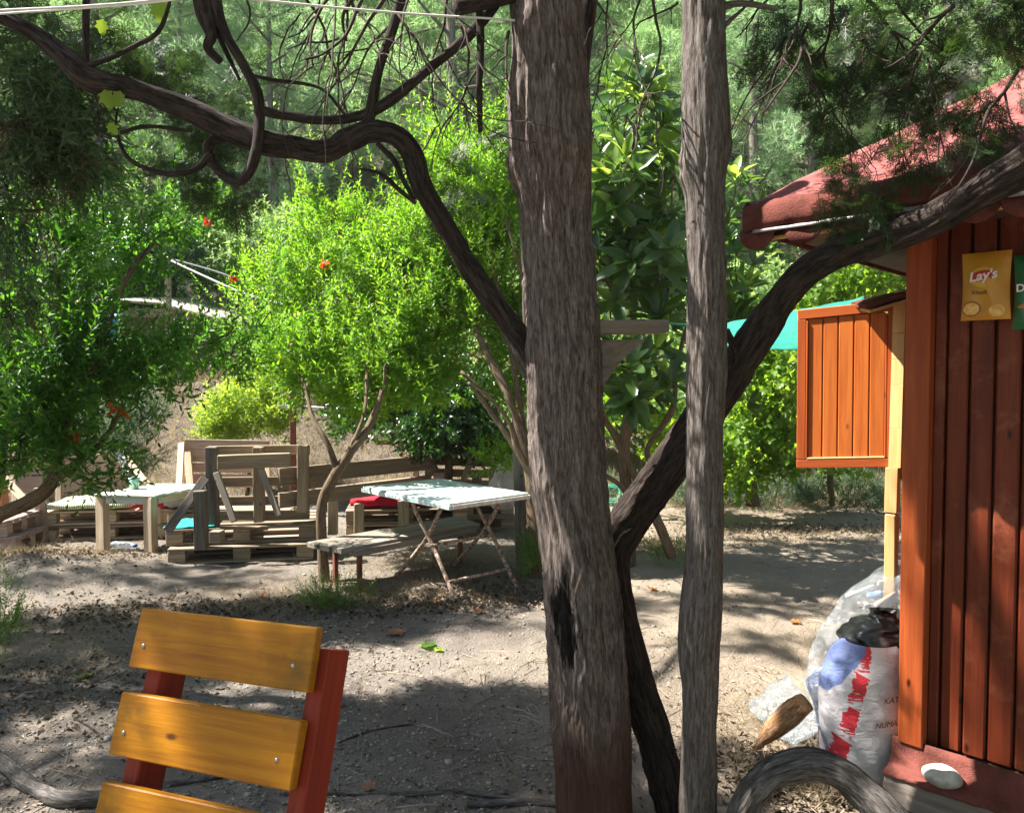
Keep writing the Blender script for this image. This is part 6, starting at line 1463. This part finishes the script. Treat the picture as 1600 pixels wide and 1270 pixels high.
def wire(name, pxs, r_, mat, label, cat="wire"):
    return tag(tubeobj(name, [P(*q) for q in pxs], [r_] * len(pxs), mat, n=len(pxs) * 6, sides=6), label, cat)
wire("clothesline", [(-60, 24, 2.0), (0, 17, 2.02), (120, 11, 2.04), (240, 1, 2.07), (400, -22, 2.1)], .0032, M_ROPE, "doubled white clothesline crossing the top left corner", "clothesline")
wire("clothesline", [(-60, 29, 2.02), (0, 22, 2.04), (120, 14, 2.06), (240, 4, 2.09), (400, -18, 2.12)], .0026, M_ROPE, "lower strand of the white clothesline at the top left", "clothesline")
wire("clothesline", [(340, -6, 2.2), (500, 10, 2.28), (640, 22, 2.4), (760, 29, 2.48), (812, 33, 2.52)], .0034, M_ROPE, "white clothesline running right to the thick trunk at the top", "clothesline")
wire("cable", [(262, 405, 11.6), (320, 432, 11.4), (380, 458, 11.2), (450, 478, 11)], .016, M_ROPE, "thick white cable falling right from the pole by the shed")
wire("cable", [(262, 403, 11.6), (340, 425, 11.8), (420, 455, 12), (500, 486, 12.2)], .012, M_ROPE, "thin white cable above the thick one right of the shed pole")
wire("cable", [(60, 435, 11.8), (110, 452, 11.8), (160, 462, 11.8)], .016, M_ROPE, "white cable sloping down onto the left end of the shed roof")
wire("cable", [(120, 428, 12.4), (150, 440, 12.2), (190, 458, 12)], .012, M_ROPE, "short white stay wire above the shed roof")
q = P(262, 402, 11.6); pol = tag(beam("pole", (q.x, q.y, gh(q.x, q.y) - .1), q, .07, .07, M_PAL, None, up=(0, 1, 0)), "thin wooden pole carrying the white cables by the shed", "pole")
q = P(457, 588, 8.9); rp_ = tag(beam("iron_post", (q.x, q.y, gh(q.x, q.y) - .1), q, .06, .06, M_RUSTP, None, up=(0, 1, 0)), "red brown iron post behind the pallet seats with green cord on top", "post")
wire("green_cord", [(430, 605, 9.0), (445, 598, 8.95), (457, 590, 8.86), (470, 594, 8.9), (500, 604, 9)], .008, M_GRN, "green cord tied round the top of the iron post", "cord")
tag(beam("white_rail", P(428, 634, 9.3), P(548, 642, 9.3), .06, .05, M_WHITE, None), "pale horizontal rail right of the iron post", "rail")
# stakes and sack by the pomegranate
tag(beam("wooden_stake", (P(816, 800, 6.3).x, 6.3, -.02), P(808, 610, 6.3), .10, .04, M_PALD, None, up=(0, 1, 0)), "dark wooden stake standing in the pomegranate stems", "stake")
qw = P(785, 745, 7.2); tag(link("hanging_sack", lump_mesh("hanging_sack", [(0, 0, -.30, .02, .02), (0, 0, -.28, .10, .08), (0, 0, -.1, .12, .09), (.03, 0, .08, .07, .05), (.05, 0, .22, .01, .01)], plain("dusty_white_sack", (.52, .47, .45), .8, (.40, .34, .33), 8), wr=.03, fr=8, seed=3), None, Matrix.Translation(qw)), "dusty white sack hung behind the pomegranate stems", "sack")
# green hose coil
a = Acc(); cH = G(957, 790); cH.z = gh(cH.x, cH.y)
for k in range(9):
    r_ = .09 + .012 * (k % 4); c_ = cH + Vector((0, 0, .10 + .03 * (k % 5) - .04)); tl = .9 + .25 * math.sin(k * 2)
    pts = [c_ + Vector((math.cos(a_) * r_, math.sin(a_) * r_ * math.cos(tl), math.sin(a_) * r_ * math.sin(tl))) for a_ in np.linspace(0, 2 * PI, 11)]
    a.tube(pts, .009, n=28, sides=6, closed=False)
tag(link("hose_coil", a.mesh("hose_coil", M_GRN)), "coiled green hose on the dry grass just right of the thick trunk", "hose")
